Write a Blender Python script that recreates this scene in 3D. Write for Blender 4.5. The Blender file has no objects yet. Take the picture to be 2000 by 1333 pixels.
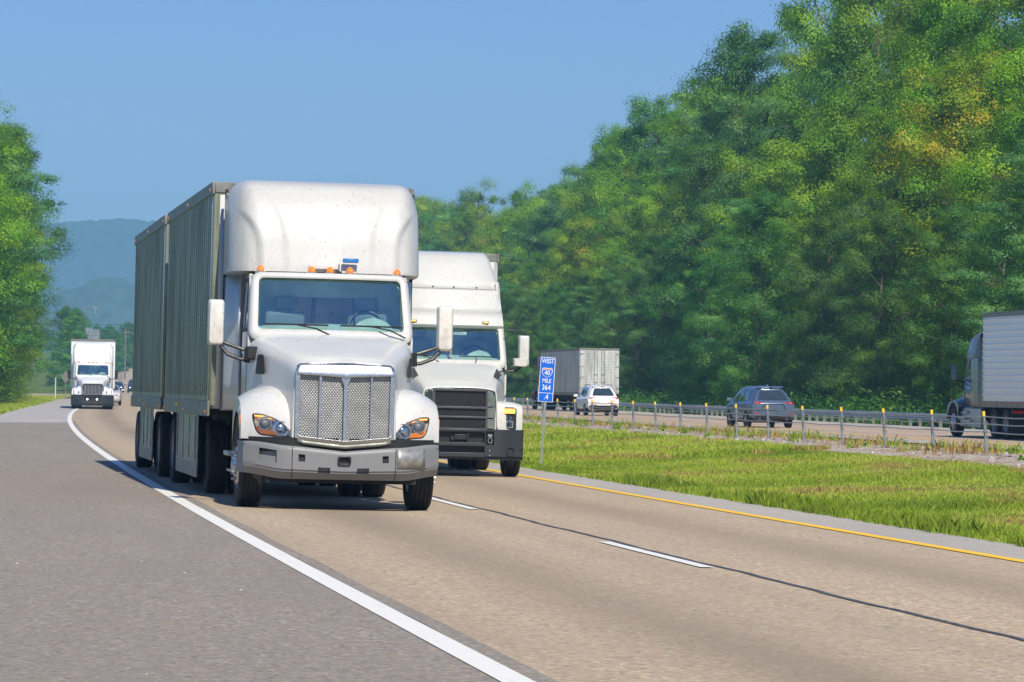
# highway with oncoming trucks
import bpy, bmesh, math, random
import numpy as np
from mathutils import Vector, Matrix
random.seed(7); rng = np.random.default_rng(11)
S = bpy.context.scene
C = S.collection
rad = math.radians

# ------------------------------------------------------------------ mesh helper
def cr(P, n, axis=0):
    """Catmull-Rom resample of an array of control points along an axis"""
    P = np.moveaxis(np.asarray(P, float), axis, 0)
    k = len(P); E = np.concatenate([[2*P[0]-P[1]], P, [2*P[-1]-P[-2]]])
    out = []
    for i in range(k-1):
        a, b, c, d = E[i], E[i+1], E[i+2], E[i+3]
        for j in range(n):
            t = j/n
            out.append(.5*((2*b)+(c-a)*t+(2*a-5*b+4*c-d)*t*t+(3*b-a-3*c+d)*t**3))
    out.append(P[-1])
    return np.moveaxis(np.array(out), 0, axis)

def rpoly(pts, r, n=4):
    """2D polygon with filleted corners"""
    out = []; k = len(pts)
    rs = r if isinstance(r, (list, tuple)) else [r]*k
    for i in range(k):
        p = Vector(pts[i]); a = (Vector(pts[i-1])-p); b = (Vector(pts[(i+1) % k])-p)
        q = min(rs[i], a.length*.49, b.length*.49)
        pa = p+a.normalized()*q; pb = p+b.normalized()*q
        for j in range(n+1):
            t = j/n
            out.append(tuple(pa*(1-t)**2+p*2*t*(1-t)+pb*t*t))
    return out

class MB:
    def __init__(s): s.v = []; s.f = []; s.m = []
    def add(s, vs, fs, mi=0):
        o = len(s.v); s.v += [tuple(float(c) for c in p) for p in vs]
        s.f += [tuple(i+o for i in f) for f in fs]; s.m += [mi]*len(fs); return s
    def box(s, x0, x1, y0, y1, z0, z1, mi=0):
        v = [(x, y, z) for z in (z0, z1) for y in (y0, y1) for x in (x0, x1)]
        return s.add(v, [(0,2,3,1),(4,5,7,6),(0,1,5,4),(2,6,7,3),(0,4,6,2),(1,3,7,5)], mi)
    def prism(s, pts, vec, mi=0):
        n = len(pts); a = [Vector(p) for p in pts]; b = [p+Vector(vec) for p in a]
        return s.add(a+b, [tuple(range(n)), tuple(range(2*n-1, n-1, -1))]+[(i, (i+1) % n, (i+1) % n+n, i+n) for i in range(n)], mi)
    def poly(s, pts, mi=0): return s.add(pts, [tuple(range(len(pts)))], mi)
    def frame(s, a, b, mi=0):
        n = len(a); return s.add(list(a)+list(b), [(i, (i+1) % n, (i+1) % n+n, i+n) for i in range(n)], mi)
    def surf(s, P, mi=0, close=False):
        P = np.asarray(P); a, b = P.shape[:2]
        f = [(i*b+j, i*b+j+1, (i+1)*b+j+1, (i+1)*b+j) for i in range(a-1) for j in range(b-1)]
        if close: f += [(i*b+b-1, i*b, (i+1)*b, (i+1)*b+b-1) for i in range(a-1)]
        return s.add(P.reshape(-1, 3), f, mi)
    def tube(s, path, r, n=8, mi=0):
        path = [Vector(p) for p in path]; k = len(path)
        rs = r if isinstance(r, (list, tuple)) else [r]*k
        P = []; ref = None
        for i, p in enumerate(path):
            t = (path[min(i+1, k-1)]-path[max(i-1, 0)]).normalized()
            if ref is None:
                ref = Vector((0,0,1)) if abs(t.z) < .9 else Vector((1,0,0))
            u = (ref-t*ref.dot(t)).normalized(); w = t.cross(u); ref = u
            P.append([p+(u*math.cos(2*math.pi*j/n)+w*math.sin(2*math.pi*j/n))*rs[i] for j in range(n)])
        o = len(s.v)
        s.surf(np.array([[tuple(q) for q in row] for row in P]), mi, close=True)
        s.f += [tuple(o+j for j in range(n)), tuple(o+(k-1)*n+j for j in range(n))]; s.m += [mi, mi]
        return s
    def lathe(s, prof, c, axis='x', n=28, mi=0):
        P = []
        for r, h in prof:
            row = []
            for j in range(n):
                a = 2*math.pi*j/n; p, q = r*math.cos(a), r*math.sin(a)
                row.append({'x': (h, p, q), 'y': (p, h, q), 'z': (p, q, h)}[axis])
            P.append(row)
        return s.surf(np.array(P)+np.array(c), mi, close=True)
    def panel(s, f, U, V, holes=(), dep=(0, .05, 0), mi=0, mh=1, nu=None, floor=True):
        """grid patch on surface f(u,v); cells inside holes are sunk by vector dep"""
        U = sorted(set([round(u, 4) for u in U]+[round(h[i], 4) for h in holes for i in (0, 1)]))
        V = sorted(set([round(v, 4) for v in V]+[round(h[i], 4) for h in holes for i in (2, 3)]))
        dep = np.array(dep)
        inh = lambda u, v: any(h[0] < u < h[1] and h[2] < v < h[3] for h in holes)
        G = {}
        for i in range(len(U)-1):
            for j in range(len(V)-1):
                G[i, j] = inh((U[i]+U[i+1])/2, (V[j]+V[j+1])/2)
        P = [[np.array(f(u, v), float) for v in V] for u in U]
        o = len(s.v); nv = len(V)
        s.v += [tuple(p) for r in P for p in r]; o2 = len(s.v)
        s.v += [tuple(p+dep) for r in P for p in r]
        for (i, j), h in G.items():
            q = [i*nv+j, (i+1)*nv+j, (i+1)*nv+j+1, i*nv+j+1]
            if not h: s.f.append(tuple(o+k for k in q)); s.m.append(mi); continue
            if floor: s.f.append(tuple(o2+k for k in q)); s.m.append(mh)
            for (di, dj, a, b) in ((-1,0,q[0],q[3]), (1,0,q[1],q[2]), (0,-1,q[0],q[1]), (0,1,q[3],q[2])):
                if not G.get((i+di, j+dj), False):
                    s.f.append((o+a, o+b, o2+b, o2+a)); s.m.append(mi)
        return s
    def build(s, name, mats, parent=None, smooth=35, bevel=0, solid=0, loc=None, recalc=True, off=-1, sub=0):
        me = bpy.data.meshes.new(name); me.from_pydata(s.v, [], s.f)
        if not isinstance(mats, (list, tuple)): mats = [mats]
        for m in mats: me.materials.append(m)
        me.polygons.foreach_set('material_index', [min(i, len(mats)-1) for i in s.m])
        me.validate()
        if recalc:
            b = bmesh.new(); b.from_mesh(me)
            bmesh.ops.remove_doubles(b, verts=b.verts, dist=1e-5)
            bmesh.ops.recalc_face_normals(b, faces=b.faces); b.to_mesh(me); b.free()
        me.polygons.foreach_set('use_smooth', [True]*len(me.polygons))
        if smooth: me.set_sharp_from_angle(angle=rad(smooth))
        o = bpy.data.objects.new(name, me); C.objects.link(o)
        if parent: o.parent = parent
        if loc: o.location = loc
        if solid:
            d = o.modifiers.new('solid', 'SOLIDIFY'); d.thickness = solid; d.offset = off
        if bevel:
            d = o.modifiers.new('bevel', 'BEVEL'); d.width = bevel; d.segments = 2; d.limit_method = 'ANGLE'; d.angle_limit = rad(40)
            d.harden_normals = False
        return o

def tag(o, label=None, cat=None, group=None, kind=None):
    if label: o['label'] = label
    if cat: o['category'] = cat
    if group: o['group'] = group
    if kind: o['kind'] = kind
    return o
def empty(name, loc=(0,0,0), yaw=0, bank=0):
    o = bpy.data.objects.new(name, None); C.objects.link(o); o.location = loc
    o.rotation_euler = (0, bank, yaw); o.empty_display_size = .3
    return o
def copy_tree(o, parent=None):
    c = o.copy(); C.objects.link(c)
    if parent: c.parent = parent
    for ch in [x for x in bpy.data.objects if x.parent == o]: copy_tree(ch, c)
    return c
def text_mesh(txt, size, name, mat, parent, loc, rot, sx=1.0, depth=.002, bold=0.0):
    cu = bpy.data.curves.new('t', 'FONT'); cu.body = txt; cu.size = size; cu.align_x = 'CENTER'; cu.align_y = 'CENTER'
    cu.extrude = depth; cu.offset = bold
    t = bpy.data.objects.new('t', cu); C.objects.link(t)
    bpy.context.view_layer.update()
    me = bpy.data.meshes.new_from_object(t.evaluated_get(bpy.context.evaluated_depsgraph_get()))
    bpy.data.objects.remove(t); me.materials.clear(); me.materials.append(mat)
    o = bpy.data.objects.new(name, me); C.objects.link(o); o.parent = parent
    o.location = loc; o.rotation_euler = rot; o.scale = (sx, 1, 1)
    return o

# ------------------------------------------------------------------ materials
class NT:
    def __init__(s, name):
        s.m = bpy.data.materials.new(name); s.m.use_nodes = True; s.t = s.m.node_tree; s.t.nodes.clear()
        s.out = s.t.nodes.new('ShaderNodeOutputMaterial')
    def n(s, typ, props=None, **inp):
        d = s.t.nodes.new('ShaderNode'+typ)
        for k, v in (props or {}).items(): setattr(d, k, v)
        for k, v in inp.items():
            key = k.replace('_', ' ')
            sock = d.inputs[int(k[1:])] if (k[0] == 'i' and k[1:].isdigit()) else d.inputs[key]
            s.set(sock, v)
        return d
    def set(s, sock, v):
        if hasattr(v, 'outputs'): s.t.links.new(v.outputs[0], sock)
        elif hasattr(v, 'links'): s.t.links.new(v, sock)
        else:
            if sock.type == 'RGBA' and len(v) == 3: v = (*v, 1)
            sock.default_value = v
    def ma(s, op, a, b=0.0, c=None, clamp=False):
        d = s.t.nodes.new('ShaderNodeMath'); d.operation = op; d.use_clamp = clamp
        s.set(d.inputs[0], a); s.set(d.inputs[1], b)
        if c is not None: s.set(d.inputs[2], c)
        return d.outputs[0]
    def mix(s, f, a, b, mode='MIX'):
        d = s.t.nodes.new('ShaderNodeMix'); d.data_type = 'RGBA'; d.blend_type = mode
        s.set(d.inputs[0], f); s.set(d.inputs[6], a); s.set(d.inputs[7], b)
        return d.outputs[2]
    def ramp(s, f, stops, interp='LINEAR'):
        d = s.t.nodes.new('ShaderNodeValToRGB'); s.set(d.inputs[0], f); r = d.color_ramp; r.interpolation = interp
        while len(r.elements) < len(stops): r.elements.new(.5)
        for e, (p, c) in zip(r.elements, stops):
            e.position = p; e.color = (*c, 1) if len(c) == 3 else c
        return d.outputs[0]
    def mapr(s, v, a, b, c=0., d=1.):
        n = s.t.nodes.new('ShaderNodeMapRange'); s.set(n.inputs[0], v)
        for i, x in enumerate((a, b, c, d)): n.inputs[i+1].default_value = x
        return n.outputs[0]
    def noise(s, vec, scale, det=3., rough=.5, out=0):
        d = s.n('TexNoise', Scale=scale, Detail=det, Roughness=rough)
        if vec is not None: s.set(d.inputs['Vector'], vec)
        return d.outputs[out]
    def coord(s, k='Object'): return s.n('TexCoord').outputs[k]
    def scale(s, v, sc):
        d = s.n('Mapping'); s.set(d.inputs['Vector'], v); d.inputs['Scale'].default_value = sc; return d.outputs[0]
    def bsdf(s, **k):
        b = s.n('BsdfPrincipled', **k); s.t.links.new(b.outputs[0], s.out.inputs[0]); return b
    def bump(s, h, st=.3, dist=.01):
        return s.n('Bump', Strength=st, Distance=dist, Height=h).outputs[0]

def plain(name, col, rough=.5, metal=0., coat=0., var=.12, scale=6., spec=.5, emit=0.):
    t = NT(name); co = t.coord()
    nz = t.noise(co, scale, 5.)
    c = t.mix(t.mapr(nz, .3, .7), [x*(1-var) for x in col], [min(1, x*(1+var)) for x in col])
    r = t.mapr(t.noise(co, scale*2.3, 3.), .3, .7, max(.02, rough-.08), rough+.08)
    k = dict(Base_Color=c, Roughness=r, Metallic=metal, Coat_Weight=coat, Specular_IOR_Level=spec)
    b = t.bsdf(**k)
    if emit: t.set(b.inputs['Emission Color'], col); b.inputs['Emission Strength'].default_value = emit
    return t.m

def paint(name, col, rough=.28, coat=.35, dirt=.35, spots=.6, dcol=(.32,.26,.18), metal=0., low=1.1):
    """vehicle paint: film of road dirt, rain streaks, insect specks"""
    t = NT(name); co = t.coord()
    big = t.noise(co, 1.6, 6., .6); fine = t.noise(co, 14., 4., .65)
    streak = t.noise(t.scale(co, (9., 9., .7)), 2.2, 4., .6)
    d = t.ma('MULTIPLY', t.mapr(big, .38, .75), t.mapr(fine, .3, .75))
    d = t.ma('MULTIPLY', t.ma('ADD', d, t.ma('MULTIPLY', t.mapr(streak, .5, .8), .5)), dirt, clamp=True)
    c = t.mix(d, col, dcol)
    v = t.n('TexVoronoi', Scale=15., Randomness=1.); t.set(v.inputs['Vector'], co)
    sp = t.mapr(v.outputs['Distance'], .15, .08)
    msk = t.mapr(t.noise(co, 2.3, 3.), .44, .60)
    v2 = t.n('TexVoronoi', Scale=9., Randomness=1.); t.set(v2.inputs['Vector'], co)
    sp2 = t.mapr(v2.outputs['Distance'], .085, .05)
    sp = t.ma('MAXIMUM', t.ma('MULTIPLY', sp, msk), sp2)
    c = t.mix(t.ma('MULTIPLY', sp, spots), c, (.10,.06,.035))
    r = t.mapr(fine, .2, .8, rough-.06, rough+.16)
    t.bsdf(Base_Color=c, Roughness=r, Coat_Weight=coat, Coat_Roughness=.08, Metallic=metal)
    return t.m

def glassmat(name, tint, fac=.14, rough=.015, refl=(.9,.95,1), dustm=.10):
    t = NT(name)
    lw = t.n('LayerWeight', Blend=.25).outputs['Fresnel']
    f = t.ma('ADD', t.ma('MULTIPLY', lw, .9), fac, clamp=True)
    a = t.n('BsdfTransparent', Color=tint); g = t.n('BsdfGlossy', Color=refl, Roughness=rough)
    co = t.coord(); dust = t.mapr(t.noise(co, 5., 6., .7), .45, .8, 0., dustm)
    df = t.n('BsdfDiffuse', Color=(.5,.5,.46))
    m = t.n('MixShader', Fac=f); t.t.links.new(a.outputs[0], m.inputs[1]); t.t.links.new(g.outputs[0], m.inputs[2])
    m2 = t.n('MixShader', Fac=dust); t.t.links.new(m.outputs[0], m2.inputs[1]); t.t.links.new(df.outputs[0], m2.inputs[2])
    t.t.links.new(m2.outputs[0], t.out.inputs[0]); return t.m

M = {}
M['white'] = paint('white_paint', (.61,.61,.585), dirt=.32, spots=.7)
M['fairing'] = paint('fairing_paint', (.55,.55,.525), dirt=.42, spots=.8)
M['white2'] = paint('ivory_paint', (.61,.61,.565), dirt=.30, spots=.8)
M['white3'] = paint('bright_white_paint', (.74,.75,.76), dirt=.15, spots=.1)
M['mirror_white'] = paint('mirror_shell_paint', (.74,.72,.66), dirt=.8, spots=1., coat=.1)
M['grey_paint'] = paint('grey_green_paint', (.17,.225,.245), dirt=.12, spots=.0, metal=.5, rough=.25)
M['red_paint'] = paint('dark_red_paint', (.20,.018,.03), dirt=.12, spots=0., metal=.3)
M['suv_blue'] = paint('blue_grey_metallic', (.10,.15,.22), dirt=.05, spots=0., metal=.45, rough=.25)
M['suv_white'] = paint('pearl_white', (.80,.80,.80), dirt=.05, spots=0.)
M['car_silver'] = paint('silver_paint', (.62,.63,.62), dirt=.05, spots=0., metal=.2)
M['car_navy'] = paint('navy_paint', (.03,.05,.085), dirt=.05, spots=0., metal=.3)
M['bumper'] = paint('grey_bumper_plastic', (.19,.195,.20), rough=.42, coat=0., dirt=.25, spots=.35, dcol=(.3,.27,.23))
M['bumper_dark'] = paint('dark_bumper_plastic', (.022,.026,.031), rough=.45, coat=0., dirt=.07, spots=.9, dcol=(.2,.19,.17))
M['black'] = plain('black_plastic', (.018,.018,.019), .45)
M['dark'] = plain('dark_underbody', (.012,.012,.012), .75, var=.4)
M['rubber'] = plain('tyre_rubber', (.022,.022,.023), .78, var=.3, scale=11, spec=.3)
M['chrome'] = plain('chrome', (.72,.74,.77), .12, metal=1., var=.05)
M['brushed'] = plain('brushed_aluminium', (.46,.49,.52), .36, metal=1., var=.08, scale=20)
M['grey_trim'] = plain('charcoal_trim', (.07,.073,.078), .4)
M['galv'] = plain('galvanised_steel', (.42,.44,.45), .42, metal=.75, var=.18, scale=3)
M['rim'] = plain('polished_rim', (.60,.61,.62), .30, metal=.9, var=.15, scale=9)
M['rim_dirty'] = plain('dusty_rim', (.30,.29,.27), .5, metal=.4, var=.2, scale=9)
M['amber'] = plain('amber_lens', (.75,.20,.015), .18, coat=.6, var=.1, emit=.25)
M['amber_lit'] = plain('lit_amber_lamp', (1.,.42,.08), .2, emit=1.6)
M['lamp_lit'] = plain('lit_headlamp', (1.,.97,.85), .2, emit=6.)
M['red_lens'] = plain('red_lens', (.45,.012,.015), .15, coat=.6, emit=.12)
M['clear'] = glassmat('clear_lens', (.95,.97,.98), .03, dustm=0.)
M['windshield'] = glassmat('windshield_glass', (.80,.98,.93), .30, dustm=.04, refl=(.72,1.,1.))
M['window'] = glassmat('tinted_window', (.10,.15,.17), .16)
M['suv_glass'] = plain('dark_car_glass', (.03,.045,.06), .08, coat=1., var=.05)
M['liner'] = plain('cab_liner', (.78,.88,.84), .8)
M['dash'] = plain('dash_plastic', (.60,.68,.61), .7)
M['seat'] = plain('seat_cloth', (.22,.26,.28), .9)
M['decal_blue'] = plain('blue_trim', (.02,.09,.42), .35)
M['dev_blue'] = plain('blue_housing', (.03,.16,.42), .3)
M['plate'] = plain('scuffed_steel_plate', (.36,.36,.34), .50, metal=.6, var=.3, scale=14)
M['silver_pl'] = plain('white_trailer_fairing', (.62,.64,.62), .4)
M['tarp'] = plain('blue_plastic_wrap', (.03,.28,.5), .3)

def grille_mat(name, kx, ky, lo, hi, metal=.9, diag=True):
    t = NT(name); co = t.coord(); s = t.n('SeparateXYZ'); t.set(s.inputs[0], co)
    a = t.ma('SINE', t.ma('MULTIPLY', s.outputs[0], kx)); b = t.ma('SINE', t.ma('MULTIPLY', s.outputs[2], ky))
    h = t.ma('MULTIPLY', a, b) if diag else t.ma('MAXIMUM', a, b)
    h = t.mapr(h, -.15, .35)
    patch = t.mapr(t.noise(co, 5., 5.), .3, .7, .8, 1.15)
    c = t.mix(h, lo, hi); c = t.mix(1., c, patch, 'MULTIPLY')
    t.bsdf(Base_Color=c, Roughness=.38, Metallic=t.ma('MULTIPLY', h, metal), Normal=t.bump(h, .5, .006))
    return t.m
M['mesh_silver'] = grille_mat('punched_metal_mesh', 190., 150., (.13,.13,.125), (.55,.55,.53))
M['mesh_black'] = grille_mat('black_radiator_mesh', 150., 210., (.008,.008,.009), (.03,.032,.036), .5, False)

def trailer_mat(name, col, metal, dirt, rust=.5):
    t = NT(name); co = t.coord(); s = t.n('SeparateXYZ'); t.set(s.inputs[0], co)
    streak = t.noise(t.scale(co, (1., 2.6, .10)), 3., 6., .8)
    grime = t.noise(t.scale(co, (1., 1., .5)), 1.1, 6., .65)
    c = t.mix(t.mapr(streak, .38, .62), [x*1.15 for x in col], [x*.52 for x in col])
    c = t.mix(t.ma('MULTIPLY', t.mapr(grime, .35, .75), dirt), c, (.13,.13,.085))
    # rivet rows and rust low on the panels
    ry = t.ma('SINE', t.ma('MULTIPLY', s.outputs[1], 2*math.pi/.2)); rz = t.ma('SINE', t.ma('MULTIPLY', s.outputs[2], 2*math.pi/.1))
    riv = t.mapr(t.ma('MULTIPLY', ry, rz), .72, .9)
    low = t.mapr(s.outputs[2], 1.75, 1.25)
    rn = t.mapr(t.noise(co, 6., 5., .7), .46, .62)
    c = t.mix(t.ma('MULTIPLY', riv, .45), c, (.05,.045,.03))
    c = t.mix(t.ma('MULTIPLY', t.ma('MULTIPLY', low, rn), rust), c, (.16,.06,.025))
    t.bsdf(Base_Color=c, Roughness=t.mapr(grime, .3, .7, .25, .5), Metallic=metal)
    return t.m
M['trailer_side'] = trailer_mat('aged_aluminium_sheet', (.345,.37,.27), .40, .5)  # olive cast of the reflected green woods is put into the base colour
M['trailer_white'] = trailer_mat('white_trailer_sheet', (.66,.68,.66), .1, .25, .3)
M['trailer_bright'] = paint('bright_trailer_sheet', (.84,.86,.88), dirt=.12, spots=.0, rough=.3)
M['reefer'] = paint('reefer_sheet', (.90,.92,.95), dirt=.06, spots=.0, rough=.3, metal=.2)
M['skirt'] = trailer_mat('skirt_sheet', (.46,.50,.42), .1, .5, .6)
M['rail'] = plain('weathered_rail', (.24,.24,.21), .5, metal=.5, var=.25)
HAZE=.00026; SKY=.10; SUN=5.0; EXPO=0.14; SKYTINT=(.43,.565,.93)
# ------------------------------------------------------------------ vehicles
def wheel(parent, x, y, R=.50, w=.28, side=1, rim='rim', dual=False, z=None, tread=True, deep=.06, name='wheel'):
    """rim is the part, tyre its sub-part; side=+1 outer face towards +x"""
    z = R if z is None else z
    rr = R*.56; a = MB(); s = side
    a.lathe([(.001, s*(w*.5-deep+.035)), (.07*R/.5, s*(w*.5-deep+.035)), (.10*R/.5, s*(w*.5-deep+.01)), (.12*R/.5, s*(w*.5-deep)),
             (rr*.82, s*(w*.5-deep-.02)), (rr*.9, s*(w*.5-.04)), (rr, s*(w*.5-.012)), (rr, -s*w*.45), (.001, -s*w*.3)], (0,0,0), 'x', 28, 0)
    for k in range(10):
        an = k*math.pi/5
        a.lathe([(.001, s*(w*.5-deep+.03)), (.016, s*(w*.5-deep+.03)), (.018, s*(w*.5-deep-.01))], (0, .17*R/.5*math.cos(an), .17*R/.5*math.sin(an)), 'x', 6, 0)
    for k in range(10):
        an = (k+.5)*math.pi/5; r1 = rr*.68
        a.lathe([(.001, s*(w*.5-deep-.004)), (.028*R/.5, s*(w*.5-deep-.004))], (0, r1*math.cos(an), r1*math.sin(an)), 'x', 8, 1)
    o = a.build(name, [M[rim], M['dark']], parent, loc=(x, y, z))
    p = [(rr*.97, -w*.40), (rr*1.08, -w*.49), (R*.80, -w*.52), (R*.93, -w*.49), (R*.985, -w*.42)]
    if tread:
        for g in (-.28, -.10, .10, .28):
            p += [(R, w*(g-.03)), (R-.014, w*(g-.02)), (R-.014, w*(g+.02)), (R, w*(g+.03))]
    else: p += [(R, -w*.2), (R, w*.2)]
    p += [(R*.985, w*.42), (R*.93, w*.49), (R*.80, w*.52), (rr*1.08, w*.49), (rr*.97, w*.40)]
    MB().lathe(p, (0,0,0), 'x', 40).build('tyre', M['rubber'], o, smooth=28)
    return o

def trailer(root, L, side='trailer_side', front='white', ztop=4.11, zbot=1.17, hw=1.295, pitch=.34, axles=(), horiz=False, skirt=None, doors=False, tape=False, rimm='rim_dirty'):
    """local y: 0 = the trailer's end nearest the camera, L = the far end"""
    a = MB()
    a.box(-hw, hw, .0, L, zbot+.02, ztop-.03)
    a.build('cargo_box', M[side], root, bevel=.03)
    r = MB()
    for sx in (-1, 1):
        x = sx*hw
        r.box(x-.012, x+.022 if sx > 0 else x-.022, .02, L-.02, ztop-.17, ztop)
        if sx < 0: pass
    r.v = []; r.f = []; r.m = []
    for sx in (-1, 1):
        x0, x1 = (hw-.02, hw+.022) if sx > 0 else (-hw-.022, -hw+.02)
        r.box(x0, x1, -.015, L+.015, ztop-.16, ztop)
        r.box(x0+.004, x1-.004, -.01, L+.01, zbot-.10, zbot+.10)
    r.box(-hw+.02, hw-.02, -.014, .02, ztop-.14, ztop-.001); r.box(-hw+.02, hw-.02, L-.02, L+.014, ztop-.14, ztop-.001)
    r.build('rail', M['rail'], root, bevel=.008)
    ribs = MB()
    if horiz:
        for k in range(13):
            z = zbot+.28+k*(ztop-zbot-.55)/12
            for sx in (-1,):
                ribs.prism([(sx*hw, .03, z), (sx*(hw+.03), .03, z+.02), (sx*(hw+.03), .03, z+.045), (sx*hw, .03, z+.065)], (0, L-.06, 0))
    else:
        k = int(L/pitch)
        for i in range(1, k):
            y = i*L/k
            for sx in (-1,):
                ribs.prism([(sx*hw, y-.055, zbot+.165), (sx*(hw+.014), y-.03, zbot+.165), (sx*(hw+.014), y+.03, zbot+.165), (sx*hw, y+.055, zbot+.165)], (0, 0, ztop-zbot-.33))
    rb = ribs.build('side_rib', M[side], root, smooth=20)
    r2 = rb.copy(); C.objects.link(r2); r2.parent = root; r2.rotation_euler = (0, 0, math.pi); r2.location = (0, L, 0)
    f = MB()
    for sx in (-1, 1):
        P = [[(sx*(hw-.16+.17*math.sin(t)), -.02+.17*(1-math.cos(t))-.0, z) for t in np.linspace(0, math.pi/2, 6)] for z in (zbot, ztop-.165)]
        MB().surf(P).build('corner_post', M[front], root, solid=.01)
    g = MB().box(-hw+.15, hw-.15, -.022, .01, zbot-.02, ztop-.165)
    g.build('front_panel' if not doors else 'door_sill', M[front], root)
    u = MB()
    for sx in (-1, 1): u.box(sx*.52-.05, sx*.52+.05, .4, L-.2, zbot-.28, zbot)
    for y in np.arange(.5, L-.3, .6): u.box(-hw+.03, hw-.03, y, y+.05, zbot-.09, zbot+.01)
    for y in axles: u.tube([(-1.0, y, .52), (1.0, y, .52)], .075, 10).box(-.6, .6, y-.4, y+.4, .62, zbot-.2)
    u.build('chassis_frame', M['dark'], root)
    for y in axles:
        for sx in (-1, 1):
            wheel(root, sx*1.11, y, side=sx, rim=rimm, deep=.10); wheel(root, sx*.79, y, side=sx, rim=rimm, deep=.10)
    if skirt:
        y0, y1, zb = skirt
        for sx in (-1, 1):
            s = MB(); s.prism([(sx*(hw-.03), y0, zb), (sx*(hw-.03), y1, zb+.06), (sx*(hw-.03), y1, zbot-.1), (sx*(hw-.03), y0, zbot-.1)], (-sx*.015, 0, 0))
            for y in np.linspace(y0+.3, y1-.3, 4): s.box(sx*(hw-.024)-.008, sx*(hw-.024)+.008, y-.02, y+.02, zb+.08, zbot-.12)
            s.build('side_skirt', M['skirt'], root)
            s = MB(); s.box(sx*(hw-.035)-.008, sx*(hw-.035)+.008, y0+.02, y1-.02, zb-.14, zb+.055)
            s.build('skirt_flap', M['rail'], root)
    if not horiz:
        for y in (.25, L*.5, L-.25):
            for z in (ztop-.09, zbot-.04):
                MB().box(-hw-.034, -hw-.018, y-.05, y+.05, z-.018, z+.018).build('marker_lamp', M['amber'], root)
        MB().box(-hw-.026, -hw-.0225, L*.62, L*.62+.5, zbot+.0, zbot+.05).build('reflective_strip', M['red_lens'], root)
    if tape:
        t = MB(); t2 = MB()
        for i, y in enumerate(np.arange(.2, L-.3, .62)):
            for sx in (-1, 1):
                t.box(sx*(hw+.026)-.003, sx*(hw+.026)+.003, y, y+.18, zbot+.02, zbot+.09)
        t.build('reflective_tape', M['red_lens'], root)
    return root

def round_lamp(parent, x, y, z, r, name='lamp', lit=None, axis='y'):
    a = MB(); a.lathe([(.001, .05), (r*.45, .045), (r*.85, .012), (r, .0), (r*1.05, .01)], (x, y, z), 'y', 22, 0)
    a.lathe([(.001, .0), (r*.28, .01), (r*.32, .04)], (x, y, z), 'y', 14, 1)
    return a.build(name, [M['chrome'], M[lit or 'chrome']], parent)

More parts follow.
